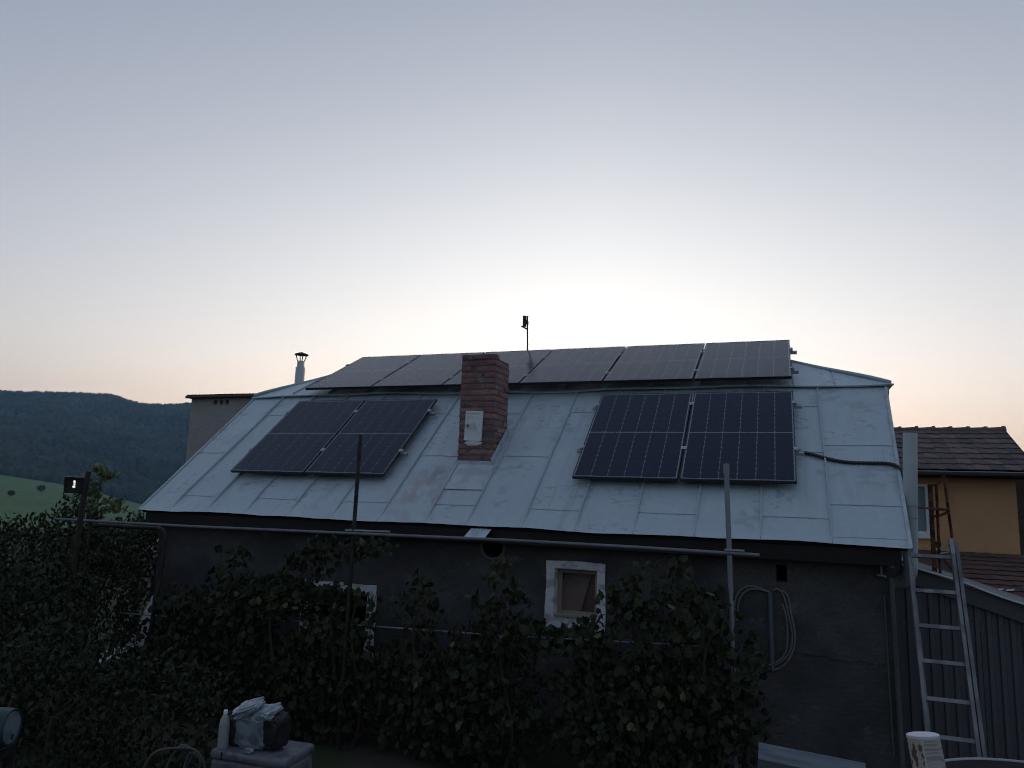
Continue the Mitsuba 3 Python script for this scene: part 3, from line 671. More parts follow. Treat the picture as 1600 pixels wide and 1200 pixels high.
MR, ML = plane(base, TH), plane(base + np.array([LU, LV * CT, LV * ST]), TH)
wid2 = 2 * W_ + GAP
for M, nm, vs in ((MR, 'right', (.32, .85)), (ML, 'left', (.28, .82))):
    for j, f in enumerate(vs):
        rail(M, -.075, wid2 + .085, f * H_, OFF, [(0, -1), (wid2, 1)], [W_ + GAP / 2], f"{'lower' if j == 0 else 'upper'} aluminium rail with clamps under the {nm} lower panel pair")
MU = plane(UO, PH); wid6 = 6 * W_ + 5 * GAP
for j, f in enumerate((.2, .72)):
    rail(MU, -.06, wid6 + .085, f * H_, .128, [(0, -1), (wid6, 1)], [W_ * i + GAP * (i - .5) for i in range(1, 6)], f"{'lower' if j == 0 else 'upper'} aluminium rail under the ridge row of panels")

# black conduit from the panels over the verge
cp = [(2.28, .62, 3.135), (2.35, .585, 3.085), (2.46, .53, 3.05), (2.64, .47, 2.995), (2.87, .43, 2.965), (3.08, .43, 2.965), (3.205, .40, 2.945), (3.275, .33, 2.86), (3.292, .27, 2.70), (3.27, .2, 2.5), (3.2, .12, 2.3)]
c = spline(cp, 150)
cr = .0175 + .0022 * np.sign(np.sin(np.arange(150) * 2.1))
single('black_conduit', tube(c, cr, 10), 'm_conduit', 'black corrugated conduit running from the right panels over the roof edge', 'conduit', smooth=40)

# ---------------------------------------------------------------- vent pipe, ladder, rusty frame, shed
vk = thing('vent_pipe', 'pale grey vent pipe standing beside the right edge of the metal roof', 'pipe')
vp0, vp1 = np.array([3.262, .10, 2.02]), np.array([3.312, .10, 3.235])
n = 28; ax = (vp1 - vp0) / np.linalg.norm(vp1 - vp0)
obj('pipe', cat(tube(np.linspace(vp0, vp1, 12), .062, 28, cap=False), tube(np.linspace(vp0, vp1 - ax * .002, 12), .058, 28, cap=False), tube([vp1 - ax * .35, vp1 - ax * .34], .0575, 28)), 'm_ventpipe', vk, smooth=40)
for z in (2.435, 2.545):
    t = (z - vp0[2]) / (vp1[2] - vp0[2]); q = vp0 + (vp1 - vp0) * t
    obj('strap', tube([q - ax * .006, q + ax * .006], .0655, 28), 'm_galv', vk, smooth=40)
obj('elbow', tube(spline([vp0 + ax * .02, vp0 - ax * .08 + [0, .02, 0], vp0 + [-.05, .12, -.18], vp0 + [-.22, .2, -.2]], 14), .060, 24), 'm_ventpipe', vk, smooth=40)
obj('support_arm', bar((3.33, .12, 2.535), (3.64, .88, 2.53), .014, .02), 'm_rust', vk)

lk = thing('ladder', 'two section aluminium ladder leaning on the right end of the eave', 'ladder')
def lpt(x, s): return np.array([x, -.43 - .375 * s, 2.42 - 1.05 * s])   # s along the ladder, down
foot_s = (2.42 - .02) / 1.05
topL, topR = .30, .14
ld = np.array([0, -.375, -1.05]); ld /= np.linalg.norm(ld); lnr = np.cross([1, 0, 0], ld)
def stile(x, s0, s1, off=0.0):
    a, b = lpt(x, s0) + lnr * off, lpt(x, s1) + lnr * off
    return cat(bar(a, b, .026, .062, lnr))
xl, xr = 3.165, 3.495
obj('stile', stile(xl, .30, foot_s), 'm_ladder', lk); obj('stile', stile(xr, .14, foot_s), 'm_ladder', lk)
OFFB = .075 if lnr[1] > 0 else -.075
obj('stile', stile(xl + .022, .33, foot_s - .1, OFFB), 'm_ladder', lk); obj('stile', stile(xr + .05, .14, foot_s - .1, OFFB), 'm_ladder', lk)
for z in (2.125, 1.845, 1.575, 1.315, 1.05, .795, .53, .265):
    s = (2.42 - z) / 1.05
    a, b = lpt(xl + .012, s), lpt(xr - .012, s)
    obj('rung', cat(bar(a, b, .030, .028, lnr)), 'm_ladder', lk)
obj('hook_strap', cat(tube([lpt(xr - .09, .22), lpt(xr - .02, .18)], .006, 6), tube([lpt(xr - .09, .255), lpt(xr - .02, .24)], .006, 6), bar(lpt(xr, .14) - lnr * .034, lpt(xr, .26) - lnr * .034, .032, .006, lnr)), 'm_galv', lk)
for x, s in ((xl, foot_s), (xr, foot_s)):
    q = lpt(x, s); obj('foot', rbox(q[0] - .024, q[0] + .024, q[1] - .045, q[1] + .045, 0.0, .06, .008), 'm_black', lk, smooth=40)

sk_ = thing('metal_shed', 'low shed of dark corrugated sheet with a pale edged sloping roof beside the ladder', 'shed')
SY = .25
stop = lambda x: 1.985 - .318 * (x - 3.29)
def corr(x0, x1, z0, topf, y, pitch=.092, dep=.022):
    xs = []; x = x0
    while x < x1:
        for f, d in ((0, 0), (.42, 0), (.52, 1), (.90, 1)):
            xs.append((x + f * pitch, d * dep))
        x += pitch
    V = []
    for (x, d) in xs:
        V += [[x, y - d, z0], [x, y - d, topf(x)]]
    n = len(V); V = V + [[a, b + .002, c] for a, b, c in V]; F = []
    for i in range(0, n - 2, 2): F += [[i, i + 2, i + 3], [i, i + 3, i + 1], [n + i, n + i + 3, n + i + 2], [n + i, n + i + 1, n + i + 3]]
    return tm(V, F)
x = 3.09
while x < 6.2:
    obj('corrugated_panel', corr(x, x + .735, 0.02, lambda q: stop(q) - .03, SY), 'm_corr', sk_, smooth=20)
    x += .736
obj('fascia', extr(Polygon([(3.27, stop(3.27) - .012), (6.3, stop(6.3) - .012), (6.3, stop(6.3) - .165), (3.27, stop(3.27) - .165)]), .03, XZ(SY - .035)), 'm_fasciadark', sk_)
P = np.zeros((14, 24, 3))
for a, y in enumerate(np.linspace(SY - .10, 3.6, 14)):
    for b, xx in enumerate(np.linspace(3.27, 6.35, 24)):
        P[a, b] = (xx, y, stop(xx) + .012 + (.006 * math.sin(xx * 9) if a == 0 else 0) + .02 * max(0, y - SY) * 0)
obj('roof_sheet', slab(P, .02, (0, 0, 1)), 'm_fasciadark', sk_, smooth=30)
obj('drip_edge', tube([(xx, SY - .105, stop(xx) + .004 + .007 * math.sin(xx * 9)) for xx in np.linspace(3.27, 6.35, 40)], .0085, 8), 'm_sheetlight', sk_, smooth=40, label='pale folded drip edge of the shed roof')
obj('side_wall', cat(bx(6.2, 6.23, SY, 3.5, 0, 1.0), bx(3.14, 6.2, 3.47, 3.5, 0, 1.0)), 'm_corr', sk_)

rk = thing('rusty_frame', 'rusty old tubular metal frame standing behind the vent pipe before the orange wall', 'metal frame')
ry = .90; rz0 = 1.87
def ft(p, q, r=.011, m='m_rust'): return tube([p, q], r, 8)
obj('leg', bx(3.567, 3.605, ry - .02, ry + .02, stop(3.6) + .013, 2.78), 'm_rust', rk)
obj('leg', tube([(3.64, ry + .02, stop(3.64) + .013), (3.642, ry + .02, 2.40), (3.648, ry + .02, 2.79)], .014, 8), 'm_rust', rk)
obj('leg', tube(spline([(3.772, ry, stop(3.77) + .013), (3.755, ry, 2.30), (3.733, ry, 2.62), (3.722, ry, 2.84)], 12), .014, 8), 'm_rust', rk)
obj('top_arch', tube(spline([(3.59, ry, 2.775), (3.645, ry, 2.785), (3.685, ry, 2.825), (3.712, ry, 2.862), (3.722, ry, 2.83)], 20), .012, 8), 'm_rust', rk, smooth=40)
obj('crossbar', cat(ft((3.58, ry - .03, 2.53), (3.745, ry - .03, 2.525), .013), tube(spline([(3.60, ry - .01, 2.455), (3.67, ry - .01, 2.47), (3.74, ry - .01, 2.515)], 8), .012, 8)), 'm_rust', rk)
obj('crossbar', cat(bx(3.60, 3.655, ry - .016, ry + .016, 2.14, 2.20)), 'm_rust', rk)

# ---------------------------------------------------------------- orange house
oh = thing('orange_house', 'ochre orange plastered house with a dark tiled roof at the right edge', 'house')
OY, OW = 7.95, 8.35
RY0, RZ0, RY1, RZ1 = 7.95, 3.285, 10.0, 4.245
ox0, ox1 = 1.6, 6.47
osl = math.atan2(RZ1 - RZ0, RY1 - RY0)
ww = (4.25, 4.765, 2.06, 3.02)
fw = sbox(ox0 + .3, 0.0, 6.20, 3.30).difference(sbox(ww[0], ww[2], ww[1], ww[3]))
obj('wall', cat(extr(fw, .35, XZ(OW + .35)), bx(5.85, 6.20, OW + .351, 11.6, 0, 3.3), bx(ox0 + .3, ox0 + .65, OW + .351, 11.6, 0, 3.3), bx(ox0 + .3, 6.20, 11.601, 11.95, 0, 3.3),
               extr(Polygon([(8.36, 3.3), (11.94, 3.3), (10.0, 4.16)]), .3, YZ(5.9))), 'm_orange', oh)
on = np.array([0, -math.sin(osl), math.cos(osl)]); od = np.array([0, math.cos(osl), math.sin(osl)])
orf = f'{oh}__roof'; used.add(orf)
rr = np.array([[[ox0, RY0 + .02, RZ0 - .03], [ox1 - .01, RY0 + .02, RZ0 - .03]], [[ox0, RY1, RZ1 - .04], [ox1 - .01, RY1, RZ1 - .04]]])
rb = np.array([[[ox1 - .01, 12.05, RZ0 - .03], [ox0, 12.05, RZ0 - .03]], [[ox1 - .01, RY1, RZ1 - .04], [ox0, RY1, RZ1 - .04]]])
scene[orf] = mikit.ply(cat(slab(rr, .06, on), slab(rb, .06, (0, math.sin(osl), math.cos(osl)))), 'm_tile2')
slen = math.hypot(RY1 - RY0, RZ1 - RZ0); nrow = 8; gauge = (slen - .03) / nrow; tw = .245
def tile(seed):
    r = np.random.default_rng(seed)
    nx, ny = 7, 4
    P = np.zeros((ny, nx, 3))
    for a in range(ny):
        for b in range(nx):
            s = b / (nx - 1)
            P[a, b] = (s * (tw - .004), a / (ny - 1) * (gauge + .06) + (.012 * math.sin(s * math.pi) if a == 0 else 0) * -1 + r.normal(0, .002) * (a == 0), .005 * math.sin(s * 2 * math.pi) + .024 * (1 - a / (ny - 1)) + r.normal(0, .0015))
    return mikit.ply(slab(P, .016, (0, 0, 1)), 'm_tile0', smooth=35)
tv = [tile(s) for s in range(4)]
for r in range(nrow):
    ncol = int((ox1 - 3.55) / tw)
    for c in range(ncol):
        M = frame4(np.array([ox1 - (c + 1) * tw, RY0, RZ0]) + od * (r * gauge - .02) + on * .004, (1, 0, 0), od, on) @ rotm(random.gauss(0, .008), random.gauss(0, .006), random.gauss(0, .008))
        obj('tile', random.choice(tv), f'm_tile{random.choice([0, 0, 1, 2])}', orf, M=M)
def ridge_tile():
    x0, x1 = 0, .33
    pts = []
    ang = np.linspace(-.15, math.pi + .15, 9)
    P = np.zeros((4, 9, 3))
    for a, (x, rad) in enumerate(((0, .085), (.29, .10), (.30, .118), (.345, .118))):
        for b, t in enumerate(ang): P[a, b] = (x, -math.cos(t) * rad * 1.25, math.sin(t) * rad)
    return P
rtm = ridge_tile()
def shell(P, t):
    ny, nx = P.shape[:2]; c = P * 1.0; c[..., 1:] *= (1 - t)
    top = P.reshape(-1, 3); V = np.vstack([top, c.reshape(-1, 3)]); N = ny * nx; F = []
    for i in range(ny - 1):
        for j in range(nx - 1):
            a = i * nx + j; F += [[a, a + 1, a + nx + 1], [a, a + nx + 1, a + nx], [N + a, N + a + nx + 1, N + a + 1], [N + a, N + a + nx, N + a + nx + 1]]
    for j in range(nx - 1):
        a = (ny - 1) * nx + j; F += [[a, a + 1, N + a + 1], [a, N + a + 1, N + a], [j, N + j + 1, j + 1], [j, N + j, N + j + 1]]
    return tm(V, F)
rt_d = mikit.ply(shell(rtm, .12), 'm_tile0', smooth=30)
for i in range(9):
    M = frame4((ox1 - .33 - i * .32, RY1, RZ1 - .055), (1, 0, 0), (0, 1, 0), (0, 0, 1)) @ rotm(0, random.gauss(0, .012), random.gauss(0, .01))
    obj('ridge_tile', rt_d, random.choice(['m_tile0', 'm_tile1']), orf, M=M)
obj('verge_board', bar(np.array([ox1 - .012, RY0 - .01, RZ0 - .05]), np.array([ox1 - .012, RY1, RZ1 - .06]), .022, .14, on), 'm_darkwood', orf)
obj('gutter', shell(np.stack([np.stack([np.array([xx, RY0 - .075 - .065 * math.cos(t), RZ0 - .045 - .065 * math.sin(t)]) for t in np.linspace(0, math.pi, 9)]) for xx in (ox0, ox1 + .1)]), .0004), 'm_gutter', oh, smooth=40)
obj('gutter_lip', tube([(ox0, RY0 - .142, RZ0 - .044), (ox1 + .1, RY0 - .142, RZ0 - .044)], .010, 8), 'm_galv', oh)
obj('soffit', bx(ox0 + .1, ox1 - .05, RY0 + .03, OW - .002, RZ0 - .145, RZ0 - .11), 'm_darkwood', oh)
ow = f'{oh}__window'; used.add(ow)
scene[ow] = mikit.ply(extr(sbox(ww[0], ww[2], ww[1], ww[3]).difference(sbox(ww[0] + .055, ww[2] + .055, ww[1] - .055, ww[3] - .055)), .07, XZ(OW + .10)), 'm_plastic_window')
obj('pane', tm([[ww[0] + .05, OW + .07, ww[2] + .05], [ww[1] - .05, OW + .07, ww[2] + .05], [ww[1] - .05, OW + .07, ww[3] - .05], [ww[0] + .05, OW + .07, ww[3] - .05]], [[0, 1, 2], [0, 2, 3]]), 'm_glass', ow)
obj('blind', cat(*[bx(ww[0] + .05, ww[1] - .05, OW + .12, OW + .123, z, z + .092) for z in np.arange(ww[2] + .03, ww[3] - .05, .095)]), 'm_curtain', ow)
obj('sill', bx(ww[0] - .04, ww[1] + .03, OW - .06, OW + .02, ww[2] - .075, ww[2] - .003), 'm_plastic_window', ow)
obj('side_wing', cat(bx(6.205, 8.2, 9.0, 11.5, 0, 3.32)), 'm_brownwall', oh)
# lean-to tiled roof below the orange wall
lr = f'{oh}__lean_to_roof'; used.add(lr)
LY0, LZ0, LY1, LZ1 = 4.6, 1.02, 8.34, 1.80
lsl = math.atan2(LZ1 - LZ0, LY1 - LY0); ln = np.array([0, -math.sin(lsl), math.cos(lsl)]); ldv = np.array([0, math.cos(lsl), math.sin(lsl)])
scene[lr] = mikit.ply(slab(np.array([[[4.0, LY0, LZ0 - .03], [7.4, LY0, LZ0 - .03]], [[4.0, LY1, LZ1 - .03], [7.4, LY1, LZ1 - .03]]]), .06, ln), 'm_redtile1')
ll = math.hypot(LY1 - LY0, LZ1 - LZ0)
for r in range(int(ll / gauge)):
    for c in range(9):
        if r < 4 and c < 3: continue
        M = frame4(np.array([7.05 - (c + 1) * tw, LY0, LZ0]) + ldv * (r * gauge) + ln * .004, (1, 0, 0), ldv, ln) @ rotm(random.gauss(0, .01), random.gauss(0, .008), random.gauss(0, .01))
        obj('tile', random.choice(tv), f'm_redtile{random.choice([0, 1])}', lr, M=M)
obj('lean_to_wall', cat(bx(4.1, 7.3, 4.75, 4.95, 0, 1.0), bx(4.1, 4.3, 4.951, 8.34, 0, 1.0)), 'm_orange', oh)
for i in range(4):
    q = np.array([4.93 + i * .145, 5.85, 0]); q[2] = LZ0 + math.tan(lsl) * (q[1] - LY0) + .045
    V = np.array([[0, 0, 0], [.095, .0, .012], [.10, .0, .040], [.06, .012, .018], [0, .16, .0], [.095, .16, .012]])
    obj('snow_guard', tm(V + q, [[0, 1, 3], [1, 2, 3], [0, 3, 4], [3, 5, 4], [2, 5, 3], [1, 5, 2], [0, 4, 5], [0, 5, 1]]), 'm_white', oh)

# ---------------------------------------------------------------- grey building at the left
gb = thing('grey_building', 'flat roofed grey beige building behind the left end of the metal roof', 'building')
gp = sbox(-15.25, 0, -9.6, 5.22)
for vx in (-14.30, -14.075, -13.85): gp = gp.difference(Polygon([(vx + .07 * math.cos(a), 5.09 + .07 * math.sin(a)) for a in np.linspace(0, 2 * math.pi, 17)[:-1]]))
obj('wall', cat(extr(gp, .3, XZ(10.3)), bx(-15.25, -14.95, 10.301, 16, -2, 5.22), bx(-9.9, -9.6, 10.301, 16, -2, 5.22), bx(-14.949, -9.901, 15.7, 16, -2, 5.22)), 'm_grey', gb)
obj('roof_edge', cat(bx(-15.36, -9.5, 9.88, 16.1, 5.222, 5.33)), 'm_greytrim', gb)
obj('gutter', tube([(-15.36, 9.86, 5.25), (-9.5, 9.86, 5.25)], .035, 10), 'm_greytrim', gb)
for vx in (-14.30, -14.075, -13.85):
    t = trimesh.creation.torus(.07, .008, major_sections=20, minor_sections=6); t.apply_transform(rotm(math.pi / 2, 0, 0)); t.apply_translation((vx, 9.999, 5.09))
    obj('vent_ring', t, 'm_greytrim', gb, smooth=40)

# ---------------------------------------------------------------- trellis
tk = thing('vine_trellis', 'pipe trellis with black post, grey post and long rail before the house', 'trellis')
TY = -1.20
obj('post', cat(tube([(-1.975, TY, 0), (-1.96, TY, 1.57), (-1.95, TY, 3.09)], .021, 12)), 'm_steelblack', tk, smooth=40, label='tall black post in front of the left panels')
obj('post', cat(tube([(1.745, -.97, 0), (1.725, -.97, 1.50), (1.693, -.97, 2.83)], .022, 12), tube([(1.694, -.97, 2.77), (1.692, -.97, 2.863)], .026, 12)), 'm_galv', tk, smooth=40, label='galvanized grey post in front of the right panels')
obj('rail', tube([(-6.15, TY - .035, 2.055), (-4.06, TY - .035, 2.06), (-1.94, TY - .04, 2.085), (-.23, TY - .04, 2.105), (.97, TY - .04, 2.105), (1.97, TY - .04, 2.098)], .0155, 12), 'm_rail', tk, smooth=40)
obj('rail', tube([(-5.22, -.95, .99), (-4.35, -.95, 1.015), (-2.70, -.95, 1.12), (-.353, -.95, 1.192), (.934, -.95, 1.254), (1.70, -.95, 1.285)], .0085, 8), 'm_galv', tk, smooth=40)
obj('bent_pipe', tube(spline([(-5.51, TY + .03, 2.012), (-5.2, TY + .03, 2.012), (-4.9, TY + .03, 2.013), (-4.68, TY + .03, 2.014), (-4.58, TY + .03, 2.014), (-4.52, TY + .03, 2.0), (-4.48, TY + .03, 1.96), (-4.466, TY + .03, 1.90), (-4.463, TY + .03, 1.80), (-4.463, TY + .03, 1.63), (-4.49, TY + .03, 1.33), (-4.52, TY + .03, 1.03), (-4.56, TY + .03, 0)], 90), .022, 12), 'm_steelblack', tk, smooth=40, label='black bent pipe at the left end of the trellis')
obj('joint', tube([(1.69, TY - .035, 2.125), (1.85, TY - .035, 2.125)], .010, 8), 'm_galv', tk)
obj('joint', tube([(-2.05, TY - .01, 2.112), (-1.53, TY - .01, 2.120)], .011, 8), 'm_galv', tk)
for x in (-5.6,): obj('post', tube([(x, TY, 0), (x, TY, 2.04)], .02, 10), 'm_steelblack', tk, smooth=40)

# ---------------------------------------------------------------- wires on the wall
ck = thing('wall_cables', 'loop of grey cables hanging on the dark wall below a small opening', 'cables')
wy = WY - .025
obj('cable', tube(spline([(1.70, wy, 1.40), (1.705, wy, 1.55), (1.735, wy - .01, 1.67), (1.82, wy - .015, 1.742), (1.93, wy - .01, 1.738), (2.0, wy, 1.715)], 40), .0085, 8), 'm_cable', ck, smooth=40)
obj('cable', tube(spline([(1.725, wy - .01, 1.42), (1.735, wy - .01, 1.55), (1.77, wy - .02, 1.655), (1.85, wy - .02, 1.718), (1.96, wy - .015, 1.718), (2.03, wy, 1.70)], 40), .0085, 8), 'm_cable', ck, smooth=40)
loop = [(2.05, wy, 1.715), (2.10, wy - .01, 1.735), (2.135, wy - .01, 1.70), (2.165, wy - .012, 1.60), (2.195, wy - .015, 1.46), (2.212, wy - .018, 1.32), (2.185, wy - .015, 1.18), (2.11, wy - .01, 1.09), (2.02, wy, 1.035), (1.93, wy, 1.03), (1.85, wy, 1.055)]
obj('cable', tube(spline(loop, 60), .009, 8), 'm_cable', ck, smooth=40)
obj('cable', tube(spline([(x + .028 + .006 * math.sin(i), y - .014, z - .012 + .015 * math.sin(i * 1.7)) for i, (x, y, z) in enumerate(loop[1:-1])], 60), .0085, 8), 'm_cable', ck, smooth=40)
obj('cable', tube(spline([(x - .035 + .008 * math.sin(i * 2), y - .02, z + .01 * math.cos(i * 1.3)) for i, (x, y, z) in enumerate(loop[3:-1])], 60), .0065, 8), 'm_cable', ck, smooth=40)
obj('conduit', cat(tube([(2.025, wy - .01, 1.70), (2.035, wy - .01, 1.0)], .021, 12), tube([(2.0247, wy - .01, 1.66), (2.025, wy - .01, 1.675)], .025, 12)), 'm_pvc', ck, smooth=40)

# ---------------------------------------------------------------- floodlight on its pole
pk = thing('floodlight_pole', 'leaning dark wooden pole carrying the floodlight at the left', 'pole')
obj('shaft', tube([(-5.22, -1.70, 0), (-5.10, -1.755, 2.13), (-5.005, -1.80, 2.63)], [.034, .029, .026], 10), 'm_polewood', pk, smooth=40)
obj('crossarm', bar((-5.06, -1.80, 2.485), (-4.91, -1.76, 2.48), .02, .02), 'm_polewood', pk)
fk2 = thing('floodlight', 'black rectangular floodlight with added glowing spots on the leaning wooden pole', 'floodlight')
to_cam = CAM - np.array([-5.11, -1.88, 2.48]); to_cam[2] = -.12 * 7; to_cam /= np.linalg.norm(to_cam)
fx_ = np.cross([0, 0, 1], to_cam); fx_ /= np.linalg.norm(fx_); fz_ = np.cross(to_cam, fx_)
FM = frame4((-5.125, -1.865, 2.478), fx_, fz_, to_cam)
def fm(m): m.apply_transform(FM); return m
hp = Polygon([(-.095, .085), (.098, .085), (.088, -.09), (-.088, -.09)])
obj('housing', fm(cat(extr(hp.difference(hp.buffer(-.016)), .05, trimesh.transformations.translation_matrix((0, 0, -.03))), extr(hp.buffer(-.002), .012, trimesh.transformations.translation_matrix((0, 0, -.042))), *[bx(-.08 + i * .02, -.076 + i * .02, -.07, .07, -.065, -.0425) for i in range(9)])), 'm_black', fk2)
obj('glass', fm(extr(hp.buffer(-.0155), .003, trimesh.transformations.translation_matrix((0, 0, -.012)))), 'm_lampglass', fk2)
def glow_spots():
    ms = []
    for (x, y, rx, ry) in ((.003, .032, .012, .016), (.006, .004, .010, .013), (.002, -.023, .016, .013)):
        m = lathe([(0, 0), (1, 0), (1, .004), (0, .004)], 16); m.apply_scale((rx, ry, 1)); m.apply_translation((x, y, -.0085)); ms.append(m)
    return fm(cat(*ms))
kk = obj('glow_spot', glow_spots(), 'm_white', fk2)
scene[kk]['emitter'] = {'type': 'area', 'radiance': {'type': 'rgb', 'value': [.72 * SKY_UNIT, .70 * SKY_UNIT, .58 * SKY_UNIT]}}  # added glow, stands in for bright sky reflected in the lamp
rows = [bx(-.058 + i * .012, -.054 + i * .012, y, y + .004, -.0089, -.0075) for i in range(10) for y in (-.052, -.034, -.016, .002, .02) if (i + int(y * 500)) % 2 == 0 and abs(-.056 + i * .012) > .026]
obj('reflector_dots', fm(cat(*rows)), 'm_galv', fk2)
obj('cable', fm(tube(spline([(-.085, -.092, -.02), (-.075, -.125, -.02), (-.02, -.14, -.02), (.04, -.125, -.03), (.075, -.10, -.045)], 24), .0055, 8)), 'm_black', fk2, smooth=40)
obj('yoke', fm(cat(bx(-.10, .10, -.008, .008, -.085, -.078), bx(-.104, -.097, -.008, .008, -.085, .0), bx(.097, .104, -.008, .008, -.085, .0))), 'm_black', fk2)

# ---------------------------------------------------------------- plants
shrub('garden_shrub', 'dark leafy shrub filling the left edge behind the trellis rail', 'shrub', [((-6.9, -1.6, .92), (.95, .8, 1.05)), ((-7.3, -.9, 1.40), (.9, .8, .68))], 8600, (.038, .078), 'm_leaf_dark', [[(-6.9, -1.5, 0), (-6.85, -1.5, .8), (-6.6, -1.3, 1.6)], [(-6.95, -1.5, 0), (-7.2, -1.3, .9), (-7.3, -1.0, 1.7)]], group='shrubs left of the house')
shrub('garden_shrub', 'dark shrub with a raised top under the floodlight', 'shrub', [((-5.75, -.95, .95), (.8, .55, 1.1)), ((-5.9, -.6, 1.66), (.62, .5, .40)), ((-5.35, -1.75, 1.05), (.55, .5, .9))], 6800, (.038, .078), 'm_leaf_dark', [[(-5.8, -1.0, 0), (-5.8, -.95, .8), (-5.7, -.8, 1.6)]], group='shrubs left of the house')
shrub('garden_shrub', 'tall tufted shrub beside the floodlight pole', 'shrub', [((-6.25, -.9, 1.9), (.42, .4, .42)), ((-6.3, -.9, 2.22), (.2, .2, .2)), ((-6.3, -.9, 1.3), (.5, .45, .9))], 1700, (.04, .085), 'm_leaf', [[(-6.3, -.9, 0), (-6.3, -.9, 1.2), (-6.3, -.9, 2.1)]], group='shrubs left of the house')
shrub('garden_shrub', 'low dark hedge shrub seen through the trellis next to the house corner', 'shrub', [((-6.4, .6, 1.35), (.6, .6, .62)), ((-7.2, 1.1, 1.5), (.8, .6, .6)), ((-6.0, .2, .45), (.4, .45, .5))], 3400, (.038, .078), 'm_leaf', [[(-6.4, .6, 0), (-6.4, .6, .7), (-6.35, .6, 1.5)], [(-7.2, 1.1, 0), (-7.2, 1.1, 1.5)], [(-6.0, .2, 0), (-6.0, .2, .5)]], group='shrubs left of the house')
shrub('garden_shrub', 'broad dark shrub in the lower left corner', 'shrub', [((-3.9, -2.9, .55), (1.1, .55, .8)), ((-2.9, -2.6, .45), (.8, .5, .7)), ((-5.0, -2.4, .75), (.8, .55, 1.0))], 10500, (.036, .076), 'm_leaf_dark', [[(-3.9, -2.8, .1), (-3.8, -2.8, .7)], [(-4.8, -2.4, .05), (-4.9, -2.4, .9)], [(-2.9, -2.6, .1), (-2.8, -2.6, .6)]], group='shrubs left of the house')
# young tree
yt = thing('young_tree', 'pale green young tree with drooping leaves right of the floodlight', 'tree')
bx_, by_ = -6.62, -.25
obj('trunk', tube(spline([(bx_, by_, 0), (bx_ + .03, by_, 1.3), (bx_ - .02, by_, 2.05), (bx_ + .01, by_, 2.70)], 16), np.linspace(.03, .006, 16), 8), 'm_bark', yt, smooth=40)
P, brs = [], []
for i in range(34):
    h = rng.uniform(1.55, 2.66); a = rng.uniform(0, 2 * math.pi); L = (2.78 - h) * rng.uniform(.32, .52) + .06
    q = [np.array([bx_, by_, h]) + np.array([math.cos(a) * L * t, math.sin(a) * L * t, .12 * t - .26 * L * t * t]) for t in np.linspace(0, 1, 7)]
    brs.append(tube(q, np.linspace(.007, .002, 7), 5))
    for t in np.linspace(.15, 1, 13):
        for _ in range(2): P.append(np.array([bx_, by_, h]) + np.array([math.cos(a) * L * t, math.sin(a) * L * t, .12 * t - .26 * L * t * t]) + rng.normal(0, .022, 3))
obj('branches', cat(*brs), 'm_bark', yt)
kk = obj('crown', scatter(OL, OF, leaf_Ms(np.array(P), (.05, .10), 1.2)), 'm_leaf_pale', yt); labels[kk] = {'kind': 'stuff'}
# grape vines on the trellis
vine_leaf = mikit.ply(tm(VL, FL), 'm_leaf')
def vine(label, x0, x1, blobs, stem_x, nl):
    k = thing('grape_vine', label, 'grape vine', 'grape vines along the trellis')
    P = []
    for (cx, cz, rx, rz, n) in blobs:
        q = rng.normal(size=(n, 3)); q /= np.linalg.norm(q, axis=1, keepdims=True); q *= rng.uniform(.1, 1, (n, 1)) ** .5
        q = q * [rx, .30, rz] * (.7 + .6 * meshkit.noise(q * 2.5 + [cx, 0, cz]))[:, None] + [cx, -1.02, cz]
        P.append(q[q[:, 2] > .05])
    P = np.vstack(P)
    near = P[np.argsort(P[:, 1] - .15 * P[:, 2])]
    front, rest = near[:nl], near[nl:]
    yel = rng.random(len(rest)) < .03
    kk = obj('leaves', scatter(VL, FL, leaf_Ms(rest, (.045, .095), 1.0, None, 1.25)), 'm_leaf', k); labels[kk] = {'kind': 'stuff'}
    for M in leaf_Ms(front, (.055, .10), 1.0, None, 1.25): obj('leaf', vine_leaf, random.choice(['m_leaf', 'm_leaf', 'm_leaf', 'm_leaf_dark', 'm_leaf_yellow']) if random.random() < .5 else 'm_leaf', k, M=M)
    for sx in stem_x:
        obj('stem', tube(spline([(sx, -1.08, 0), (sx + .06, -1.12, .6), (sx - .04, -1.15, 1.15), (sx + .08, -1.18, 1.5)], 14), np.linspace(.022, .009, 14), 8), 'm_bark', k, smooth=40)
    # shoots reaching up out of the leaves
    for (cx, cz, rx, rz, n) in blobs[1:]:
        a = np.array([cx + rng.uniform(-.2, .2), -1.1, cz - rz]); b = np.array([cx + rng.uniform(-.15, .15), -1.05, cz + rz * .9])
        obj('shoot', tube(spline([a, (a + b) / 2 + rng.normal(0, .04, 3), b], 10), np.linspace(.008, .003, 10), 6), 'm_bark', k)
vine('grape vine at the left end of the trellis in front of the house corner', -4.6, -3.2, [(-3.9, .62, .95, .66, 1812), (-3.55, 1.30, .55, .36, 348), (-4.3, 1.05, .4, .4, 217), (-3.1, 1.35, .4, .32, 232), (-3.6, 1.72, .3, .16, 31)], [-4.2, -3.5], 60)
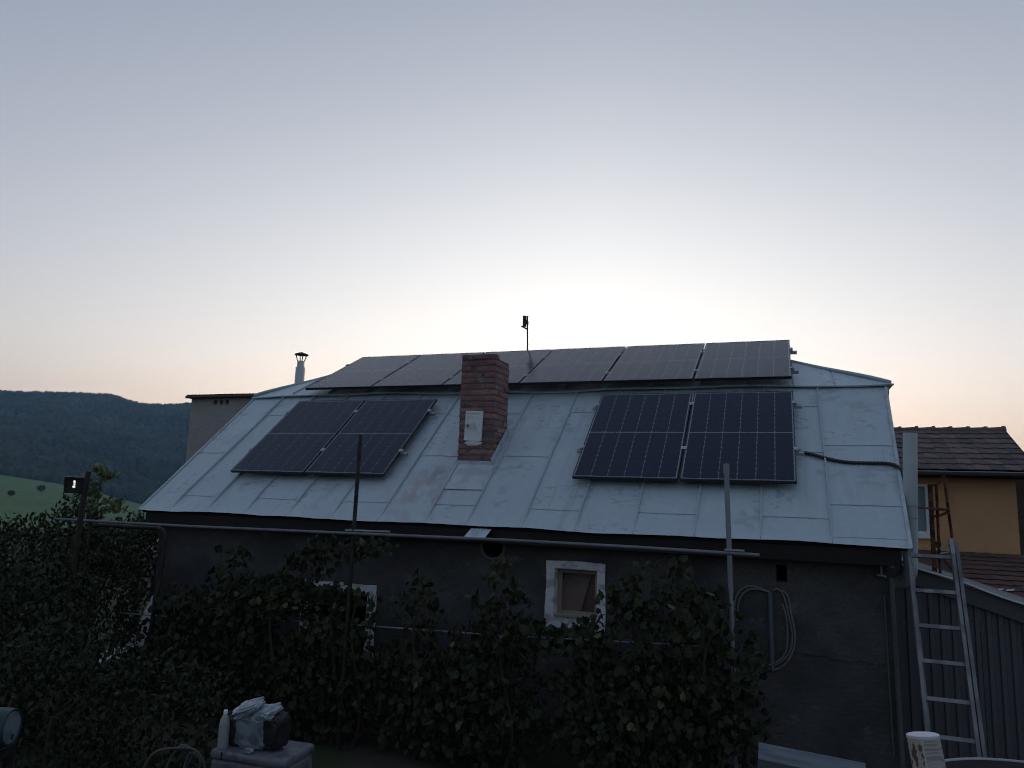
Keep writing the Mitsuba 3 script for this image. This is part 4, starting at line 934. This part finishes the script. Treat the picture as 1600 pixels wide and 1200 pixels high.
vine('grape vine climbing round the black post over the larger window', -3.2, -1.4, [(-2.35, .55, .95, .58, 1957), (-2.75, 1.32, .38, .22, 188), (-2.2, 1.42, .30, .14, 87), (-2.72, 1.43, .36, .11, 110), (-2.38, 1.45, .16, .09, 40), (-2.22, .95, .12, .34, 120), (-3.15, 1.05, .14, .4, 130), (-2.25, 1.90, .38, .17, 116), (-2.65, 1.72, .35, .2, 79), (-1.78, 1.95, .26, .13, 37), (-2.3, 1.0, .42, .3, 174), (-1.85, 1.15, .16, .4, 58)], [-2.9, -2.15, -1.9], 70)
vine('grape vine between the black post and the small square window', -1.5, .2, [(-.85, .50, 1.0, .66, 2102), (-1.25, 1.38, .26, .42, 108), (-.35, 1.36, .36, .40, 159), (-.10, 1.20, .32, .22, 123), (-.72, 1.1, .35, .25, 87), (-.42, 1.80, .16, .18, 23)], [-1.2, -.3], 70)
vine('grape vine at the right around the grey post', .2, 2.1, [(1.05, .60, .98, .68, 2247), (.85, 1.55, .34, .30, 137), (1.35, 1.52, .42, .34, 246), (1.75, 1.15, .30, .36, 188), (.95, 1.88, .12, .14, 14), (1.25, 1.92, .14, .14, 17), (.42, 1.24, .34, .20, 130), (1.6, 1.72, .14, .14, 14)], [.55, 1.55], 80)

# ---------------------------------------------------------------- things far off at the left
def bush_far(x, y, z, s, label):
    k = thing('field_tree', label, 'tree', 'lone trees in the field')
    P = ell_pts(900, np.array([x, y, z + s * 1.1]), np.array([s, s, s * .8]))
    kk = obj('crown', scatter(OL, OF, leaf_Ms(P, (s * .16, s * .30))), 'm_leaf_dark', k); labels[kk] = {'kind': 'stuff'}
    obj('trunk', tube([(x, y, z - .5), (x, y, z + s)], s * .09, 7), 'm_bark', k)
def on_land(az, r):
    return CAM[0] + r * math.sin(math.radians(az)), CAM[1] + r * math.cos(math.radians(az)), float(height(np.array([float(r)]), np.array([float(az)]))[0])
bush_far(*on_land(-53.0, 520), 2.3, 'small dark round tree high in the green field')
bush_far(*on_land(-54.6, 400), 1.5, 'small dark bush lower down in the green field')
x_, y_, z_ = on_land(-46.7, 66); bush_far(x_, y_, z_, 1.3, 'pale round tree seen between the trellis pipe and the house corner')
fx0, fy0, fz0 = -38.2, 31.9, -2.6
fs = thing('far_outbuilding', 'tiny pale outbuilding with a white roof edge in the valley beside the house corner', 'outbuilding')
fz0 = float(height(np.array([math.hypot(fx0 - CAM[0], fy0 - CAM[1])]), np.array([math.degrees(math.atan2(fx0 - CAM[0], fy0 - CAM[1]))]))[0])
obj('wall', bx(fx0 - .5, fx0 + 2.6, fy0 - 1, fy0 + 2, fz0 - .5, -1.42), 'm_farwall', fs)
obj('roof', bx(fx0 - .65, fx0 + 2.75, fy0 - 1.15, fy0 + 2.15, -1.419, -1.25), 'm_farroof', fs)
pp = thing('pale_pole', 'thin pale pole standing beyond the trellis in the garden', 'pole')
scene[pp] = mikit.ply(tube([(-11.48, 4.7, 0.0 - .3), (-11.45, 4.66, 1.0), (-11.39, 4.60, 1.62)], .035, 8), 'm_farwall')
# white tarp over a woodpile
def tarp():
    nx, ny = 26, 20; P = np.zeros((ny, nx, 3))
    for a in range(ny):
        for b in range(nx):
            u, v = b / (nx - 1), a / (ny - 1)
            x = -6.62 + .95 * u; y = -.15 + .9 * v
            ridge = .98 * math.exp(-((x + 5.72) / .36) ** 2) + .22
            z = ridge * min(1, .35 + v * 2.2) + .03 * meshkit.fbm(np.array([x * 5, y * 5, 1.]), 3)
            P[a, b] = (x, y, max(z, .03))
    return slab(P, .004, (0, 0, 1))
single('white_tarp', tarp(), 'm_tarp', 'white tarp humped behind the left corner of the house', 'tarp', smooth=True)

# ---------------------------------------------------------------- foreground clutter
# white box-like machine
mk = thing('white_appliance', 'old white household appliance with rounded edges standing among the vines', 'appliance')
AO = np.array([-1.40, -3.63, 0.0]); ax_, ay_ = np.array([.985, .07, 0]), np.array([-.07, .985, 0]); ax_ = ax_ / np.linalg.norm(ax_); ay_ = np.array([-ax_[1], ax_[0], 0])
gz = float(near_h(np.array([-1.2]), np.array([-3.4]))[0])
AM = frame4((AO[0], AO[1], gz - .02), ax_, ay_, (0, 0, 1)); AH = .80 - gz + .02
def am(m): m.apply_transform(AM); return m
obj('body', am(rbox(0, .56, 0, .36, 0.02, AH - .055, .03, 4)), 'm_machine', mk, smooth=40)
obj('lid', am(rbox(-.006, .566, -.006, .366, AH - .06, AH, .024, 4)), 'm_machine', mk, smooth=40)
obj('panel', am(rbox(.27, .40, -.008, .02, AH - .33, AH - .09, .006, 3)), 'm_galvdark', mk, smooth=40)
obj('strap', am(bx(.088, .098, -.0085, -.0065, AH - .05, AH - .004)), 'm_black', mk)
for x, y in ((.05, .05), (.51, .05), (.05, .31), (.51, .31)): obj('foot', am(tube([(x, y, 0), (x, y, .03)], .02, 10)), 'm_black', mk)
bt = thing('plastic_bottle', 'whitish plastic bottle standing at the left on the white appliance', 'bottle')
bo = np.array([-1.355, -3.57, .80])
bl = lathe([(0, 0), (.030, 0), (.034, .01), (.034, .14), (.030, .175), (.014, .205), (.012, .212), (0, .212)], 24, bo); obj('body', bl, 'm_bottle', bt, smooth=40)
obj('cap', lathe([(0, .212), (.013, .212), (.013, .232), (.011, .236), (0, .236)], 16, bo), 'm_white', bt, smooth=40)
sk2 = thing('plastic_sack', 'half folded grey and white plastic sack lying on the white appliance', 'sack')
so = np.array([-1.185, -3.47, .80])
def crump(sx, sy, sz, seed, amp=.25, sub=4):
    m = trimesh.creation.icosphere(subdivisions=sub); v = m.vertices
    v = np.sign(v) * np.abs(v) ** .55
    v = v * (1 + amp * (meshkit.fbm(m.vertices * 2.4 + seed, 4) - .5) * 1.6)[:, None]
    return tm(v * [sx, sy, sz], m.faces)
b = crump(.135, .085, .115, 3.); b.apply_translation(so + [0, 0, .112]); b.vertices[:, 2] = np.maximum(b.vertices[:, 2], .801); obj('body', b, 'm_sack', sk2, smooth=50)
b = crump(.06, .075, .10, 8.); b.apply_translation(so + [-.135, .0, .10]); b.vertices[:, 2] = np.maximum(b.vertices[:, 2], .801); obj('dark_fold', b, 'm_black', sk2, smooth=50, label='black left fold of the sack')
b = crump(.07, .085, .115, 5.); b.apply_translation(so + [.155, .02, .115]); b.vertices[:, 2] = np.maximum(b.vertices[:, 2], .801); obj('dark_fold', b, 'm_black', sk2, smooth=50, label='black right side of the sack')
b = crump(.10, .08, .028, 11., .5); b.apply_transform(rotm(.3, -.38, .1)); b.apply_translation(so + [-.05, -.02, .245]); obj('top_fold', b, 'm_sackwhite', sk2, smooth=50)
b = crump(.085, .075, .030, 14., .5); b.apply_transform(rotm(.35, -.25, -.1)); b.apply_translation(so + [.10, -.02, .235]); obj('top_fold', b, 'm_sackwhite', sk2, smooth=50)
b = crump(.03, .02, .014, 17., .5); b.apply_translation(so + [.055, -.115, .018]); obj('torn_flap', b, 'm_sackwhite', sk2, smooth=50)
# hoses
hk2 = thing('garden_hose', 'loose loops of grey garden hose left of the white appliance', 'hose')
def arc(pts): return spline(pts, 40)
gh = lambda x, y: float(near_h(np.array([x]), np.array([y]))[0])
H1 = [(-1.74, -3.98, .40), (-1.66, -3.93, .70), (-1.57, -3.91, .845), (-1.45, -3.88, .872), (-1.33, -3.84, .862), (-1.285, -3.81, .78), (-1.30, -3.78, .45)]
H2 = [(-1.66, -3.98, .45), (-1.52, -3.88, .74), (-1.40, -3.85, .885), (-1.375, -3.84, .87), (-1.42, -3.84, .72), (-1.45, -3.86, .45)]
H3 = [(-1.47, -3.9, .45), (-1.40, -3.85, .75), (-1.36, -3.84, .845), (-1.315, -3.83, .83), (-1.33, -3.82, .70), (-1.40, -3.83, .42)]
path = H1 + [(-1.45, -3.8, gh(-1.4, -3.8) + .02)] + H3[::-1] + [(-1.6, -3.95, gh(-1.6, -3.9) + .02)] + H2
scene.pop(hk2, None)
for i, Hh in enumerate((H1, H2, H3)):
    g0 = np.array(Hh[0]); g1_ = np.array(Hh[-1])
    a = [(g0[0] - .03, g0[1], gh(g0[0], g0[1]) + .012)] + Hh + [(g1_[0] + .02, g1_[1], gh(g1_[0], g1_[1]) + .012)]
    obj('loop', tube(arc(a), .0085, 8), 'm_hose', hk2, smooth=40)
# stake
single('garden_stake', tube([(-3.145, -3.44, gh(-3.14, -3.44) - .05), (-3.05, -3.48, .75)], [.012, .009], 8), 'm_polewood', 'thin leaning garden stake in the lower left', 'stake')
# barrel on its side with pale lid
bk = thing('teal_barrel', 'dark teal barrel lying on its side with a pale round lid at the left edge', 'barrel')
ctr = np.array([-2.83, -3.95, .83]); to = CAM - ctr; to[2] = 0; to /= np.linalg.norm(to); a63 = math.radians(62); nb = np.array([to[0] * math.cos(a63) - to[1] * math.sin(a63), to[0] * math.sin(a63) + to[1] * math.cos(a63), .05]); nb /= np.linalg.norm(nb)
xb_ = np.cross([0, 0, 1], nb); xb_ /= np.linalg.norm(xb_); yb_ = np.cross(nb, xb_)
BM = frame4(ctr, xb_, yb_, nb)
m = lathe([(0, -.42), (.105, -.42), (.128, -.36), (.135, -.2), (.128, -.05), (.118, .004), (.108, .004), (.106, -.012), (0, -.012)], 36); m.apply_transform(BM); obj('body', m, 'm_teal', bk, smooth=30)
m = lathe([(0, -.011), (.103, -.011), (.103, .0), (.09, .003), (0, .003)], 36); m.apply_transform(BM); obj('lid', m, 'm_palelid', bk, smooth=30)
m = lathe([(0, .003), (.012, .003), (.012, .012), (0, .012)], 12); m.apply_scale((.7, 1.6, 1)); m.apply_translation((.0, -.062, 0)); m.apply_transform(BM); obj('bung', m, 'm_teal', bk)
cb = ctr - nb * .2
gb_ = gh(cb[0], cb[1])
stk = thing('wooden_trestle', 'dark wooden trestle holding the teal barrel', 'trestle')
ux = np.array([nb[0], nb[1], 0]); ux /= np.linalg.norm(ux); vx_ = np.array([-ux[1], ux[0], 0])
for s in (-.13, .13):
    c0 = cb + ux * s
    obj('beam', bar(c0 - vx_ * .16 + [0, 0, .695 - .83 - .035 + .0], c0 + vx_ * .16 + [0, 0, .695 - .83 - .035], .05, .06), 'm_darkwood', stk)
    for e in (-.13, .13):
        q = c0 + vx_ * e; obj('leg', bx(q[0] - .02, q[0] + .02, q[1] - .02, q[1] + .02, gb_ - .05, .63), 'm_darkwood', stk)
# plank on trestles
pl = thing('pale_plank', 'weathered pale plank lying tilted near the wall at the bottom edge', 'plank')
pa, pb = np.array([1.985, -2.60, .945]), np.array([2.60, -2.58, .905])
scene[pl] = mikit.ply(bar(pa, pb, .16, .085, (0, -.35, .94)), 'm_plank')
wt = thing('sawhorse', 'dark wooden sawhorse carrying the pale plank', 'sawhorse')
obj('beam', bx(2.02, 2.58, -2.60, -2.50, .78, .838), 'm_darkwood', wt)
for x in (2.07, 2.52):
    for s in (-1, 1): obj('leg', bar((x, -2.55 + s * .04, .78), (x, -2.55 + s * .22, gh(x, -2.55 + s * .22) - .02), .05, .03, (1, 0, 0)), 'm_darkwood', wt)
# table with the can
tb = thing('round_table', 'round metal table with a pale rim in the lower right corner', 'table')
tc = np.array([3.22, -4.12]); tr = .56; tz = 1.385
tc_ = (tc[0], tc[1], 0)
obj('top', lathe([(0, tz - .02), (tr - .01, tz - .02), (tr - .01, tz - .004), (0, tz - .004)], 64, tc_), 'm_tabletop', tb, smooth=30)
rg_ = trimesh.creation.torus(tr, .009, major_sections=72, minor_sections=10); rg_.apply_translation((tc[0], tc[1], tz - .006)); obj('rim', rg_, 'm_tablerim', tb, smooth=40)
for a in (.5, 2.07, 3.64, 5.21):
    p, q = tc + .40 * np.array([math.cos(a), math.sin(a)]), tc + .46 * np.array([math.cos(a), math.sin(a)])
    obj('leg', tube([(p[0], p[1], tz - .02), (q[0], q[1], gh(q[0], q[1]) - .02)], .014, 10), 'm_tablerim', tb, smooth=40)
cn = thing('cardboard_can', 'tall printed cylindrical can with a white lid on the round table', 'can')
co = np.zeros(3); cr_, chh = .060, .215
KM = trimesh.transformations.translation_matrix((2.712, -4.228, tz + .009)) @ rotm(-.11, -.13, 0)
co_w = np.array([2.71, -4.2])
nn = 48; ang = np.linspace(0, 2 * math.pi, nn + 1)
V = np.array([[co[0] + cr_ * math.cos(a), co[1] + cr_ * math.sin(a), co[2] + z] for z in (.004, chh - .008) for a in ang])
off = math.atan2(CAM[1] - co_w[1], CAM[0] - co_w[0])
F = [[i, i + 1, i + nn + 2] for i in range(nn)] + [[i, i + nn + 2, i + nn + 1] for i in range(nn)]
UVc = np.array([[.5 + (((a - off + math.pi) % (2 * math.pi)) - math.pi) / 3.3, z] for z in (0., 1.) for a in ang])
obj('label', tm(V, F), 'm_canlabel', cn, smooth=True, uv=UVc, M=KM)
obj('body', lathe([(0, 0), (cr_ - .002, 0), (cr_ - .002, chh), (0, chh)], nn, co), 'm_canside', cn, smooth=30, M=KM)
obj('lid', lathe([(0, chh + .006), (cr_ - .004, chh + .006), (cr_ + .001, chh + .003), (cr_ + .001, chh - .007), (cr_ - .0015, chh - .0075), (0, chh + .0005)], nn, co), 'm_lid', cn, smooth=40, M=KM)

# ---------------------------------------------------------------- haze box
scene['haze'] = {'type': 'cube', 'to_world': T().translate([0, 0, 92]).scale([2750, 2750, 148]), 'bsdf': {'type': 'null'}, 'interior': ref('air')}
labels['haze'] = {'kind': 'stuff'}
